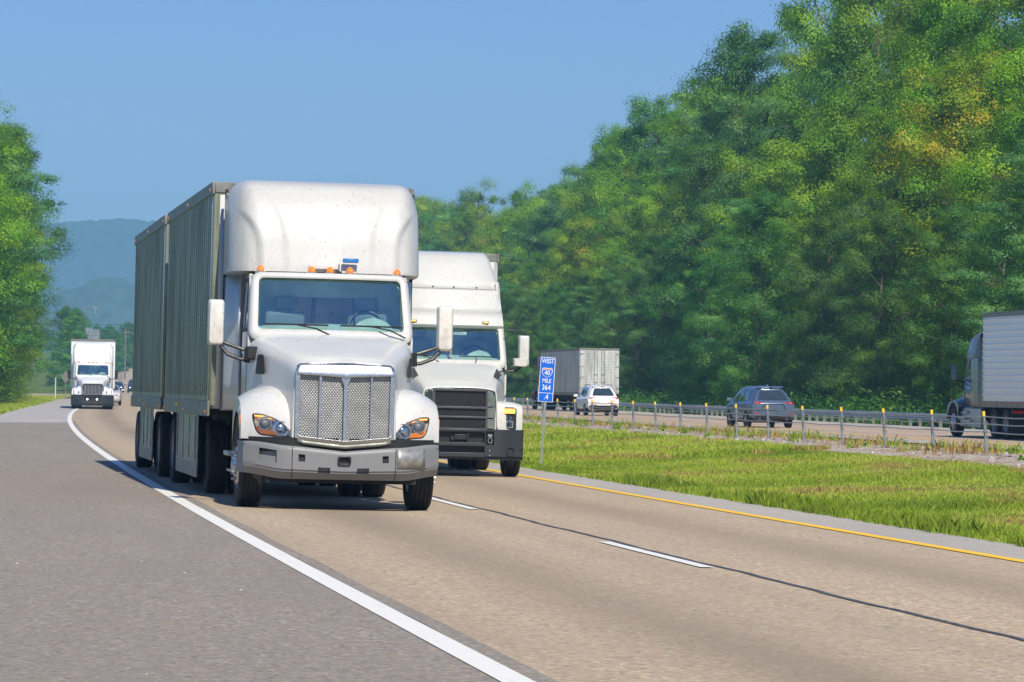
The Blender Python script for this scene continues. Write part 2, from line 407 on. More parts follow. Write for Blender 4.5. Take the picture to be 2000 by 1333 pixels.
def inpoly(x, y, L):
    c = False
    for i in range(len(L)):
        (x0, y0), (x1, y1) = L[i-1], L[i]
        if (y0 > y) != (y1 > y) and x < (x1-x0)*(y-y0)/(y1-y0)+x0: c = not c
    return c
def conventional(root, st):
    """long-nosed tractor; local y=0 bumper face, +y towards its back"""
    body = M[st['paint']]
    wz, rz, cw = st.get('wz', 2.08), st.get('rz', 2.88), 1.0   # windshield base, roof line
    wt = st.get('wt', 2.78)
    # --- hood
    H = np.array(st['hood'], float)                    # stations x profile x (x,y,z)
    P = cr(cr(H, 6, 0), 6, 1)
    full = np.concatenate([P[:, ::-1]*np.array([-1,1,1]), P[:, 1:]], 1)
    MB().surf(full).build('hood', body, root, solid=.02, smooth=30)
    # --- fenders with arch
    fx0, fx1, fz, fn, yf0, yf1, zb = st['fender']       # inner x, outer x, top z, exponent, front y inner/outer, bottom z
    yc = st.get('axle', 1.2)
    for sx in (-1, 1):
        rows = []
        hi = st.get('recess'); xs = list(np.linspace(fx0, fx1-.10, 9 if hi is None else 80))+[fx1-.06, fx1-.03, fx1-.008, fx1]
        for x in xs:
            t = (x-fx0)/(fx1-fx0); yf = yf0+(yf1-yf0)*t**1.5; zt = fz(t)
            row = []
            for th in (np.linspace(0, 1, 12) if hi is None else np.linspace(0, 1, 90)**2.0)*math.pi/2:
                z_ = zb+(zt-zb)*math.sin(th)**(2/fn); row.append((sx*x, yf+(yc-.05-yf)*(1-math.cos(th)**(2/fn))+(.085 if hi and inpoly(x, z_, hi) else 0), z_))
            for th in np.linspace(0, math.pi/2, 9)[1:]:
                row.append((sx*x, yc-.05+.72*math.sin(th)**(2/fn), zt-(zt-1.0)*(1-math.cos(th)**(2/fn))))
            rows.append(row)
        n = len(rows[0]); arch = []; arch2 = []
        for j, th in enumerate(np.linspace(.46, math.pi+.1, n)):
            arch.append((sx*(fx1+.004), yc-.60*math.cos(th), .56+.60*math.sin(th)))
            arch2.append((sx*(fx1-.25), yc-.60*math.cos(th), .56+.60*math.sin(th)))
        rows += [arch, arch2]
        MB().surf(np.array(rows)).build('fender', body, root, smooth=45)
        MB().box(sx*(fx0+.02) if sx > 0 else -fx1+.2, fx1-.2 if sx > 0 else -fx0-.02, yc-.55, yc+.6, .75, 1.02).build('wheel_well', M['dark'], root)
    # --- cab
    fy = lambda x, z: 1.72+(z-wz+.05)*st.get('rake', .5)+.20*(abs(x)/cw)**2.4
    o = rpoly([(-cw-.02, wz-.14), (cw+.02, wz-.14), (cw-.03, rz+.02), (-cw+.03, rz+.02)], .14, 6)
    i = rpoly([(-.905, wz), (.905, wz), (.88, wt), (-.88, wt)], .07, 6)
    dens = lambda L: [tuple(np.array(L[k])*(1-t)+np.array(L[(k+1) % len(L)])*t) for k in range(len(L)) for t in (0, .2, .4, .6, .8)]
    o, i = dens(o), dens(i)
    a = MB(); a.frame([(x, fy(x, z), z) for x, z in o], [(x, fy(x, z)-.0, z) for x, z in i], 0)
    sidex = lambda z: cw+.03-.06*max(0, z-wz)
    yb = st.get('back', 3.0)
    for sx in (-1, 1):
        f0 = [(1.94, .98), (yb, .98), (yb, rz+.02), (2.38, rz+.02), (1.92, wz-.1)]
        g0 = [(2.16, wz+.04), (yb-.18, wz+.04), (yb-.18, wt-.06), (2.52, wt-.05), (2.13, wz+.14)]
        wo = rpoly(f0, [.02,.02,.1,.06,.05], 4); wi = rpoly(g0, .05, 4)
        a.frame([(sx*sidex(z), y, z) for y, z in wo], [(sx*sidex(z), y, z) for y, z in wi], 0)
    a.build('cab', [body], root, solid=.035, smooth=40)
    R = [[(x, fy(x, rz)+t*(yb-fy(x, rz)), rz+.0+.05*math.sin(math.pi*min(1, t*1.2+.0))*(1-(x/cw)**4)) for x in np.linspace(-cw+.03, cw-.03, 21)] for t in np.linspace(0, 1, 8)]
    MB().surf(R).build('roof', body, root, solid=.03)
    b = MB()
    bo = rpoly([(-cw, 1.0), (cw, 1.0), (cw-.03, rz), (-cw+.03, rz)], .1, 4)
    bi = rpoly([(-.45, 2.26), (.45, 2.26), (.45, 2.62), (-.45, 2.62)], .06, 4) if not st.get('sleeper') else rpoly([(-.02, 2.3), (.02, 2.3), (.02, 2.32), (-.02, 2.32)], .005, 4)
    b.frame([(x, yb-.04, z) for x, z in bo], [(x, yb-.04, z) for x, z in bi])
    b.box(-cw+.02, cw-.02, 1.7, yb-.05, 1.0, 1.12)
    b.build('cab_interior', M['liner'], root)
    for sx in (-1, 1):
        wi = rpoly([(2.14, wz+.02), (yb-.16, wz+.02), (yb-.16, wt-.04), (2.52, wt-.03), (2.11, wz+.14)], .05, 4)
        d = MB(); d.poly([(sx*(sidex(z)-.012), y, z) for y, z in wi]); d.build('side_window', M['window'], root)
        s2 = MB(); wo2 = rpoly([(2.10, wz-.02), (yb-.12, wz-.02), (yb-.12, wt), (2.50, wt+.01), (2.07, wz+.14)], .05, 4)
        s2.frame([(sx*(sidex(z)+.006), y, z) for y, z in wo2], [(sx*(sidex(z)+.006), y, z) for y, z in wi])
        s2.build('window_seal', M['black'], root, solid=.01)
        h = MB(); h.box(sx*(sidex(1.9))-.02, sx*(sidex(1.9))+.035, yb-.32, yb-.14, 1.84, 1.88); h.build('door_handle', M['black'], root, bevel=.01)
        MB().box(sx*(cw+.032)-.004, sx*(cw+.032)+.004, 2.02, 2.035, 1.0, wz).build('door_seam', M['dark'], root); s3 = MB(); s3.box(sx*(cw+.032)-.004, sx*(cw+.032)+.004, yb-.09, yb-.075, 1.0, wz)
        s3.build('door_seam', M['dark'], root)
    w = MB()
    gx = np.linspace(-.915, .915, 21); gz = np.linspace(wz-.012, wt+.012, 9)
    gi = rpoly([(-.92, wz-.015), (.92, wz-.015), (.895, wt+.015), (-.895, wt+.015)], .07, 5)
    gi = dens(gi)
    w.frame([(x, fy(x, z)+.012, z) for x, z in gi], [(x*.5, fy(x*.5, (z-2.4)*.4+2.4)+.012, (z-2.4)*.4+2.4) for x, z in gi])
    w.frame([(x*.5, fy(x*.5, (z-2.4)*.4+2.4)+.012, (z-2.4)*.4+2.4) for x, z in gi], [(x*.02, fy(0, 2.4)+.012, 2.4+(z-2.4)*.02) for x, z in gi])
    wo = w.build('windshield', M['windshield'], root, smooth=80)
    sl = MB(); sl.frame([(x*1.018, fy(x, z)-.012, (z-2.43)*1.05+2.43) for x, z in gi], [(x*.985, fy(x, z)-.012, (z-2.43)*.955+2.43) for x, z in gi])
    if st.get('split'): sl.box(-.018, .018, fy(0, wz)-.02, fy(0, wz), wz, wz+.02); sl.prism([(-.02, fy(0, wz)-.016, wz), (.02, fy(0, wz)-.016, wz), (.02, fy(0, wt)-.016, wt), (-.02, fy(0, wt)-.016, wt)], (0, .02, 0))
    sl.build('windshield_seal', M['black'], wo, solid=.012)
    # interior
    d = MB(); P = [[(x, y, z-.06*(x*x)) for x in np.linspace(-.93, .93, 9)] for y, z in ((1.86, wz-.1), (1.9, wz+.02), (2.1, wz+.10), (2.3, wz+.08), (2.36, wz-.25))]
    d.surf(P); d.surf([[( .55+.28*math.cos(t)*k, 2.1+.02*k, wz+.02+.16*math.sin(t)*(1.2-k*.2)*(1 if k < 1 else 0)) for t in np.linspace(0, math.pi, 9)] for k in (0, .5, .9, 1)])
    d.build('dashboard', M['dash'], root)
    s = MB()
    c = Vector((.5, 2.42, wz+.06)); s.tube([c+Vector((.23*math.cos(t), .08*math.sin(t), .22*math.sin(t))) for t in np.linspace(0, 2*math.pi, 22)], .015, 6)
    s.tube([c, c+Vector((0, -.3, -.1))], .03, 6); s.tube([c-Vector((.22, 0, 0)), c+Vector((.22, 0, 0))], .014, 6)
    s.build('steering_wheel', M['black'], root)
    for sx in (-1, 1):
        q = MB(); q.box(sx*.52-.25, sx*.52+.25, 2.5, 2.62 if st.get('sleeper') is None else 2.7, 1.5, 2.42); q.box(sx*.52-.14, sx*.52+.14, 2.56, 2.64, 2.44, 2.62)
        q.build('seat', M['seat'], root, bevel=.05)
    # wipers
    for x0, x1, xp in ((-.82, -.05, -.12), (.10, .88, .80)) if not st.get('split') else ((-.85, -.2, -.3), (.15, .80, .3)):
        q = MB(); q.tube([(x, fy(x, wz+.07)-.035, wz+.075) for x in np.linspace(x0, x1, 6)], .012, 5)
        xm = (x0+x1)/2-.05; q.tube([(xm, fy(xm, wz+.07)-.05, wz+.08), ((xm+xp)/2+.1, fy(xm, wz)-.06, wz+.03), (xp+.12, fy(xp, wz-.08)-.03, wz-.06)], .010, 5)
        q.build('wiper', M['black'], root)
    # cab lights
    for x in st['lights']:
        if st.get('square_lights'):
            q = MB(); q.box(x-.055, x+.055, st['ly']-.02, st['ly']+.04, st['lz']-.02, st['lz']+.02); o = q.build('clearance_light', M['black'], root, bevel=.006)
            MB().box(x-.04, x+.04, st['ly']-.026, st['ly'], st['lz']-.012, st['lz']+.012).build('amber_lens', M['amber_lit'], o)
        else:
            y = fy(x, rz)+.10
            q = MB(); q.lathe([(.07, -.02), (.07, .012), (.055, .02), (.01, .02)], (x, y, rz+.035), 'z', 16, 0); o = q.build('clearance_light', M['chrome'], root)
            q = MB(); P = [[(x+.052*math.cos(t)*math.cos(p), y+.075*math.sin(t)*math.cos(p), rz+.05+.075*math.sin(p)) for t in np.linspace(0, 2*math.pi, 14)] for p in np.linspace(0, math.pi/2, 7)]
            q.surf(P); q.build('amber_lens', M['amber'], o)
    # chassis
    q = MB(); Lf = st['frame']
    for sx in (-1, 1): q.box(sx*.43-.045, sx*.43+.045, .35, Lf, .72, .99)
    q.tube([(-.95, yc, .50), (.95, yc, .50)], .06, 8); q.box(-.55, .55, .5, 2.9, .45, 1.0); q.box(-.95, .95, 1.72, 2.6, .80, 1.02)
    for y in st['drive']: q.tube([(-1., y, .52), (1., y, .52)], .09, 10); q.lathe([(.01,-.2),(.2,-.15),(.24,0),(.2,.15),(.01,.2)], (0, y, .52), 'y', 14)
    q.box(-.5, .5, st['drive'][0]-.5, st['drive'][-1]+.5, 1.0, 1.12); q.build('chassis_frame', M['dark'], root)
    for sx in (-1, 1):
        wheel(root, sx*1.045, yc, side=sx, rim='rim', deep=-.03)
        for y in st['drive']: wheel(root, sx*1.08, y, side=sx, rim='rim_dirty', deep=.10); wheel(root, sx*.755, y, side=sx, rim='rim_dirty', deep=.10)
        q = MB(); q.lathe([(.01, 1.95), (.28, 1.97), (.30, 2.02), (.30, 2.9), (.28, 2.96), (.01, 2.98)], (sx*.80, 0, .74), 'y', 20)
        for y in (2.2, 2.5, 2.75): q.lathe([(.305, y-.025), (.315, y-.02), (.315, y+.02), (.305, y+.025)], (sx*.80, 0, .74), 'y', 20)
        q.build('fuel_tank', M['rim_dirty'], root)
        q = MB(); q.box(min(sx*.92, sx*1.24), max(sx*.92, sx*1.24), 1.98, 2.7, .60, .655); q.box(min(sx*.92, sx*1.2), max(sx*.92, sx*1.2), 2.0, 2.65, .40, .43); q.build('step', M['brushed'], root, bevel=.008)

def mirror(root, sx, x, y, z, h, w, mat, arms, depth=.13, r=.045):
    o = rpoly([(-w/2, -h/2), (w/2, -h/2), (w/2, h/2), (-w/2, h/2)], r, 5)
    m = MB(); secs = []
    for k, (dy, sc) in enumerate(((-depth, .55), (-depth*.92, .78), (-depth*.6, .94), (-depth*.1, 1.), (.0, 1.), (.01, .93))):
        secs.append([(x+px*(1-(1-sc)*1.0), y+dy, z+pz*(1-(1-sc)*.35)) for px, pz in o])
    m.surf(np.array(secs), close=True); m.poly(secs[0]); m.poly(secs[-1], 1)
    mo = m.build('mirror', [M[mat], M['chrome']], root)
    q = MB()
    for path, rr in arms: q.tube([(sx*a, b, c) for a, b, c in path], rr, 8)
    q.build('mirror_arm', M['black'], mo)
    return mo

def hoodsec(y, ztop, w, zs=1.7, wb=None, zb=.84, yb=0, c=.0, sh=.1):
    """half profile from hood centre line down its side"""
    wb = wb or w+.02
    return [(0, y, ztop), (w*.55, y+c*.3, ztop-.008), (w-sh*1.1, y+c*.7, ztop-.045), (w-sh*.25, y+c, ztop-.13), (w, y+c+yb*.4, ztop-.30), (w+.01, y+c+yb*.7, (ztop-.3+zb)/2), (wb, y+c+yb, zb)]
# ------------------------------------------------------------------ road geometry (D = distance ahead, o = offset from the white edge line)
def W(D):
    D = np.asarray(D, float)
    near = 2.9-.162*D+.00013*D*D
    return np.where(D < 210, near, (2.9-.162*210+.00013*210*210)-.1074*(D-210))
ZX = [-60, 250, 450, 520, 600, 900, 1200, 1320, 4700]; ZY = [0, 0, .1, .4, 2.0, 6.2, 11.7, 12.5, 12.5]
OX = [-400, -60, -14, -5, -3.2, 0, 7.25, 8.35, 10, 13, 16.8, 17.6, 20, 25, 26.9, 34.2, 37.6, 40, 46, 90, 500]
OY = [-2.0, -.5, -.25, -.12, -.03, 0, -.109, -.13, -.13, .02, .26, .27, .18, -.03, 0, 0, -.02, -.35, -.5, 0, 2.0]
def zroad(D, o): return np.interp(D, ZX, ZY)+np.interp(o, OX, OY)
def P3(D, o, dz=0.): return np.stack([W(D)+o, np.asarray(D, float)+0*np.asarray(o), zroad(D, o)+dz], -1)

def strip(name, o0, o1, D0, D1, dz, mat, step=2.0, no=2, parent=None, wob=0.0, kind='structure'):
    Ds = np.arange(D0, D1+1e-6, step) if (D1-D0) > step else np.array([D0, D1])
    if Ds[-1] < D1: Ds = np.append(Ds, D1)
    os_ = np.linspace(o0, o1, no) if np.isscalar(no) else np.array(no)
    vs = []; uv = []
    for D in Ds:
        w = wob*(math.sin(D*.9)+.6*math.sin(D*2.3+1)+.4*math.sin(D*5.1)) if wob else 0
        for k, o in enumerate(os_):
            vs.append(tuple(P3(D, o+w, dz))); uv.append((o+w, D))
    n = len(os_)
    f = [(i*n+j, i*n+j+1, (i+1)*n+j+1, (i+1)*n+j) for i in range(len(Ds)-1) for j in range(n-1)]
    me = bpy.data.meshes.new(name); me.from_pydata(vs, [], f); me.materials.append(mat)
    ul = me.uv_layers.new(name='UVMap'); idx = np.zeros(len(me.loops), int); me.loops.foreach_get('vertex_index', idx)
    ul.data.foreach_set('uv', np.array(uv)[idx].ravel())
    o = bpy.data.objects.new(name, me); C.objects.link(o)
    if parent: o.parent = parent
    elif kind: o['kind'] = kind
    return o

def road_mat(name, base, lo, hi, lanes=(), dark=.35, specks=0.0, streak=.3, cell=55.):
    t = NT(name); uv = t.coord('UV'); s = t.n('SeparateXYZ'); t.set(s.inputs[0], uv)
    v = t.n('TexVoronoi', Scale=cell); t.set(v.inputs['Vector'], uv)
    cc = t.n('SeparateColor'); t.set(cc.inputs[0], v.outputs['Color'])
    agg = t.ramp(cc.outputs[0], [(0, lo), (.35, base), (.7, base), (1, hi)])
    warm = t.mix(t.mapr(cc.outputs[1], .55, 1.), agg, [base[0]*1.25, base[1]*1.02, base[2]*.72])
    fine = t.noise(uv, cell*.7, 3., .7)
    c = t.mix(t.mapr(fine, .30, .70), t.mix(.5, warm, lo), warm)
    big = t.noise(t.scale(uv, (1., .25, 1.)), .55, 6., .6)
    c = t.mix(t.mapr(big, .34, .66, 0, .50), c, [x*.62 for x in base])
    st = t.noise(t.scale(uv, (5., .10, 1.)), 1.0, 5., .6)
    c = t.mix(t.mapr(st, .42, .70, 0, streak), c, [x*.66 for x in base])
    md = t.noise(t.scale(uv, (2., 2., 1.)), 3.2, 5., .65)
    c = t.mix(t.mapr(md, .4, .62, 0, .45), c, [x*.75 for x in base])
    for (oc, sg, am) in lanes:
        g = t.ma('DIVIDE', t.ma('SUBTRACT', s.outputs[0], oc), sg); g = t.ma('EXPONENT', t.ma('MULTIPLY', t.ma('MULTIPLY', g, g), -1.))
        g = t.ma('MULTIPLY', g, t.mapr(t.noise(t.scale(uv, (.6, .05, 1.)), 1., 3.), .3, .7, am*.6, am)); g = t.ma('MULTIPLY', g, 1., clamp=True)
        c = t.mix(g, c, [x*.42 for x in base])
    if specks:
        v3 = t.n('TexVoronoi', Scale=1.8); t.set(v3.inputs['Vector'], uv)
        c = t.mix(t.mapr(v3.outputs['Distance'], .030, .018), c, (.62,.58,.5))
    b = t.bsdf(Base_Color=c, Roughness=.86, Specular_IOR_Level=.3, Normal=t.bump(fine, .5, .006))
    return t.m
def line_mat(name, col, wear=.3, under=(.22,.2,.17)):
    t = NT(name); uv = t.coord('UV')
    n = t.noise(uv, 14., 5., .7); n2 = t.noise(t.scale(uv, (3, .6, 1)), 1.5, 4., .6)
    f = t.ma('MULTIPLY', t.mapr(n, .50, .68), t.mapr(n2, .35, .7, .2, 1.))
    c = t.mix(t.ma('MULTIPLY', f, wear), col, under)
    t.bsdf(Base_Color=c, Roughness=.6); return t.m

mt = {}
mt['lane'] = road_mat('lane_asphalt', (.57,.455,.32), (.17,.135,.098), (1.,.86,.64), [(1.75, .60, .85), (5.45, .65, .6), (.35, .25, .22), (3.2, .25, .2)], cell=30.)
mt['far_lane'] = road_mat('far_lane_asphalt', (.56,.43,.32), (.3,.24,.18), (.75,.62,.5), [(28.8, .6, .25), (32.4, .6, .3)])
mt['shoulder'] = road_mat('shoulder_asphalt', (.345,.302,.258), (.10,.10,.088), (.66,.59,.50), specks=1., cell=34., streak=.3)
mt['shoulder_pale'] = road_mat('pale_shoulder_asphalt', (.50,.48,.46), (.34,.33,.33), (.6,.58,.56), cell=50.)
mt['concrete'] = road_mat('inner_shoulder_asphalt', (.50,.47,.42), (.28,.265,.24), (.68,.64,.58), cell=50.)
mt['white'] = line_mat('white_marking', (.82,.80,.73), .35)
mt['yellow'] = line_mat('yellow_marking', (.95,.56,.008), .35)
mt['seal'] = line_mat('crack_sealant', (.05,.05,.05), 1., (.40,.32,.24))

def ground_mat():
    t = NT('turf_and_soil'); co = t.coord('Object')
    n = t.noise(co, .8, 6., .65); n2 = t.noise(co, 7., 5., .7)
    c = t.mix(t.mapr(n2, .3, .7), (.07,.11,.018), (.15,.20,.035))
    c = t.mix(t.mapr(n, .55, .75, 0, .7), c, (.20,.15,.07))
    t.bsdf(Base_Color=c, Roughness=.95, Specular_IOR_Level=.1); return t.m
mt['ground'] = ground_mat()
def gravel_mat():
    t = NT('gravel_and_dirt'); co = t.coord('UV')
    v = t.n('TexVoronoi', Scale=16.); t.set(v.inputs['Vector'], co)
    cc = t.n('SeparateColor'); t.set(cc.inputs[0], v.outputs['Color'])
    c = t.ramp(cc.outputs[0], [(0, (.20,.16,.11)), (.5, (.40,.34,.27)), (1, (.66,.61,.54))])
    n = t.noise(co, 1.3, 5., .6)
    c = t.mix(t.mapr(n, .45, .62), c, (.33,.215,.125))
    t.bsdf(Base_Color=c, Roughness=.95, Normal=t.bump(v.outputs['Distance'], .6, .03)); return t.m
mt['gravel'] = gravel_mat()

# ground: one sheet
Dg = np.concatenate([np.arange(-60, 250, 4.), np.arange(250, 700, 12.), np.arange(700, 4590, 60.)])
Og = np.array(sorted(set(OX+[-200, -30, -20, -9, 3.6, 9, 11, 12, 14, 15.5, 19, 22, 30, 42, 60, 120, 200, 300])))
gm = MB(); GP = []
for D in Dg:
    z = zroad(D, Og)
    paved = (Og > -3.3) & (Og < 8.4) | (Og > 24.9) & (Og < 37.7)
    z = np.where(paved, z-.03, z)
    x = W(D)+Og
    GP.append(np.stack([x, np.full(len(Og), D), z], -1))
g = gm.surf(np.array(GP)).build('ground', mt['ground'], recalc=False, smooth=0); g['kind'] = 'structure'
strip('road', .0, 8.35, -40, 1300, .0, mt['lane'], 4, [0, 3.6, 7.25])
strip('inner_shoulder', 7.25, 8.38, -40, 700, .003, mt['concrete'], 4)
strip('outer_shoulder', -3.25, 0., -40, 134, .0, mt['shoulder'], 4)
strip('outer_shoulder', -3.25, 0., 134, 300, .0, mt['shoulder_pale'], 4)
strip('far_road', 26.6, 34.2, 20, 900, .0, mt['far_lane'], 4)
strip('far_inner_shoulder', 25.0, 26.6, 20, 900, .0, mt['concrete'], 4)
strip('far_outer_shoulder', 34.2, 37.6, 20, 900, .0, mt['concrete'], 4)
strip('gravel_strip', 15.5, 20.2, 20, 330, .008, mt['gravel'], 3, [15.5, 16.8, 17.6, 20.2], wob=.12)
strip('edge_line', -.09, .085, -40, 330, .005, mt['white'], 3)
strip('edge_seam', .085, .22, -40, 140, .004, mt['shoulder'], 2, wob=.012)
strip('median_line', 7.10, 7.28, -40, 1250, .008, mt['yellow'], 4)
strip('far_yellow_line', 26.75, 26.92, 20, 700, .005, mt['yellow'], 4)
strip('far_edge_line', 34.05, 34.2, 20, 700, .005, mt['white'], 4)
strip('crack_seal', 3.735, 3.80, -20, 140, .0045, mt['seal'], .35, wob=.018)
lm = []
for k in range(0, 30):
    D0 = 30.6+14.0*k
    o = strip('lane_dash', 3.56, 3.69, D0, D0+4.9, .009, mt['white'], 2.4)
for k in range(0, 26):
    D0 = 90+12.2*k
    strip('far_lane_dash', 30.4, 30.54, D0, D0+3.2, .006, mt['white'], 3.2)
# ramp joining far on the left
strip('ramp', -22, -3.2, 338, 480, .004, mt['far_lane'], 6, [-22, -14, -5, -3.2])
strip('outer_shoulder', -8.5, 0, 300, 338, .002, mt['shoulder_pale'], 4, [-8.5, -5, -3.2, 0])
strip('dirt_patch', -11.5, -8.2, 318, 372, .010, mt['gravel'], 3, wob=.3)
for k in range(3): strip('ramp_line', -13+3*k, -12.7+3*k, 352+14*k, 362+14*k, .012, mt['white'], 3)
# ------------------------------------------------------------------ near white tractor with twin trailers
def smooth(a, b, x): t = max(0., min(1., (x-a)/(b-a))); return t*t*(3-2*t)
YAW = math.atan(.155); BANK = .013

T1 = empty('semi_tractor', (-1.99, 42.7, -.030), YAW, BANK)
tag(T1, 'white day cab semi tractor with silver four panel grille pulling two ribbed trailers', 'semi truck')
hood = [hoodsec(.10, 1.775, .60, zb=.82), hoodsec(.42, 1.865, .665, zb=.9, yb=.02), hoodsec(.95, 1.985, .80, zb=1.0, sh=.13), hoodsec(1.45, 2.09, .95, zb=1.0, sh=.15, c=.03), hoodsec(1.82, 2.155, 1.03, zb=1.0, sh=.15, c=.12)]
HL = [(1.075, 1.145), (.96, 1.14), (.80, 1.085), (.70, 1.02), (.585, .885), (.62, .872), (.78, .875), (.985, .895), (1.035, .95), (1.07, 1.08)]
hc_ = (.85, 1.0)
st1 = dict(recess=[(hc_[0]+(x-hc_[0])*.95, hc_[1]+(z-hc_[1])*.95) for x, z in rpoly(HL, .03, 3)], paint='white', hood=hood, fender=(.52, 1.20, lambda t: 1.50-.42*max(0, t-.35)**2.0-.06*(1-t)**2, 2.6, .18, .52, .84), lights=(-.86, -.23, .0, .25, .86), frame=7.2, drive=(6.25,), wz=2.17, wt=2.82, rz=2.865)
conventional(T1, st1)
# grille surround with V-shaped foot
gy = lambda x: .035+.05*abs(x)/.6
def gline(zf): return [(x, gy(x)-.02, zf(x)) for x in np.linspace(-.585, .585, 25)]
a = MB()
ztopf = lambda x: 1.775-.02*(abs(x)/.58)**2-.03*smooth(.54, .585, abs(x)); zt2 = lambda x: 1.625-.03*(1-min(1, abs(x)/.58)) if abs(x) > .02 else 1.58
zbf = lambda x: .795+.055*(abs(x)/.58)+.03*smooth(.53, .585, abs(x)); zb2 = lambda x: zbf(x)+.045
bandP = []
for t in np.linspace(0, 1, 6):
    bandP.append([(x*(1-.0*t), gy(x)-.045+.055*t*t+.05*(t > .99), ztopf(x)*t+zt2(x)*(1-t)) for x in np.linspace(-.585, .585, 31)])
a.surf(np.array(bandP))
a.surf(np.array([[(x, gy(x)-.035+.02*t, zbf(x)*t+zb2(x)*(1-t)) for x in np.linspace(-.565, .565, 31)] for t in (0, .33, .66, 1)]))
for x, w in ((-.562, .030), (.562, .030)):
    a.prism([(x-w, gy(x)-.03, .86), (x+w, gy(x)-.03, .86), (x+w+.008*np.sign(x), gy(x)-.03, 1.66), (x-w+.008*np.sign(x), gy(x)-.03, 1.66)], (0, .08, 0))
for x, w in ((-.300, .017), (.0, .026), (.312, .012), (-.0, .026)):
    if x == 0 and w == .026:
        a.prism([(-.022, .0, .83), (.022, .0, .83), (.024, .0, 1.5), (.06, .005, 1.60), (-.06, .005, 1.60), (-.024, .0, 1.5)], (0, .08, 0)); continue
    a.prism([(x-w, gy(x)-.03, .84), (x+w, gy(x)-.03, .84), (x+w, gy(x)-.03, 1.61), (x-w, gy(x)-.03, 1.61)], (0, .07, 0))
a.build('grille_frame', M['brushed'], T1, solid=.006, bevel=.004)
for x0, x1 in ((-.545, -.318), (-.284, -.026), (.026, .300), (.324, .545)):
    q = MB(); q.surf(np.array([[(x, gy(x)+.02, z) for x in np.linspace(x0, x1, 4)] for z in (.84, 1.0, 1.4, 1.625)]))
    q.build('grille_panel', M['mesh_silver'], T1)
MB().box(-.56, .56, .12, .2, .84, 1.64).build('radiator', M['black'], T1)
q = MB(); q.surf(np.array([[(x, gy(x)-.005, zbf(x)-.005-t) for x in np.linspace(-.56, .56, 15)] for t in (0, .045)])); q.build('hood_lip', M['rail'], T1, solid=.02)
# bumper
def by(x): ax = abs(x); return .04*ax*ax + (.30*((ax-.62)/.56)**1.7 if ax > .62 else 0)
def bpro(x, z):
    ax = abs(x); zt = .715+.055*min(1, ax/.62)+(.045*smooth(.62, 1.1, ax) if ax > .62 else 0); zb = .375+.06*smooth(.7, 1.18, ax)
    zz = zb+(zt-zb)*z; off = .09*max(0, .22-z)/.22 + .03*max(0, z-.93)/.07 + .02*(z < .25)
    return (x, by(x)+off, zz)
U = list(np.linspace(-1.18, 1.18, 49)); V = [0, .08, .16, .24, .3, .45, .6, .75, .9, .95, 1.0]
a = MB(); a.panel(bpro, U, V, holes=[(-.075, .078, .52, .78), (-.545, -.465, .55, .77), (.46, .535, .55, .77), (-.31, -.165, .22, .40), (.155, .30, .22, .40), (-1.0, -.80, .46, .82)], dep=(0, .07, 0), mh=0)
for sx in (-1, 1):
    P = [[(sx*(1.18+.03*math.sin(t*1.5)), by(1.18)+.55*t+off, bpro(1.18, v)[2]) for t in (0, .15, .5, 1)] for v, off in ((0, .11), (.24, .0), (.9, .0), (1, .03))]
    a.surf(np.array(P))
b1 = a.build('bumper', [M['bumper'], M['black']], T1, smooth=32)
q = MB()
for x in (-.62, .62):
    q = MB(); q.prism([(x-.004, by(x)-.004+.09, .385), (x+.004, by(x)-.004+.09, .385), (x+.004, by(x)-.004, .46), (x+.004, by(x)-.004, .76), (x-.004, by(x)-.004, .76), (x-.004, by(x)-.004, .46)], (0, .004, 0)); q.build('bumper_seam', M['dark'], b1)
MB().box(-.053, .056, .02, .07, .575, .635).build('radar_unit', M['black'], b1, bevel=.006)
q = MB(); o = rpoly([(-.078, .555), (.081, .555), (.081, .66), (-.078, .66)], .03, 4); i = rpoly([(-.058, .572), (.061, .572), (.061, .643), (-.058, .643)], .02, 4)
q.frame([(x, -.008, z) for x, z in o], [(x, -.008, z) for x, z in i]); q.build('radar_bezel', M['black'], b1, solid=.02, off=1)
q = MB(); q.surf(np.array([[(x, by(x)-.012, z) for x in np.linspace(.638, .998, 10)] for z in (.525, .758)])); q.build('blank_plate', M['plate'], b1, solid=.006)
for x0, x1, z0, z1 in ((-.543, -.467, .553, .643), (.462, .533, .553, .643)):
    MB().box(x0, x1, .045, .06, z0, z1+.02).build('tow_opening', M['dark'], b1)
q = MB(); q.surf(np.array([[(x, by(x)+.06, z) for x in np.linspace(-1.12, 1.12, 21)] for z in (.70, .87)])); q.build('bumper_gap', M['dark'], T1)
MB().box(-.9, .9, .25, .5, .33, .5).build('skid_bar', M['dark'], T1)
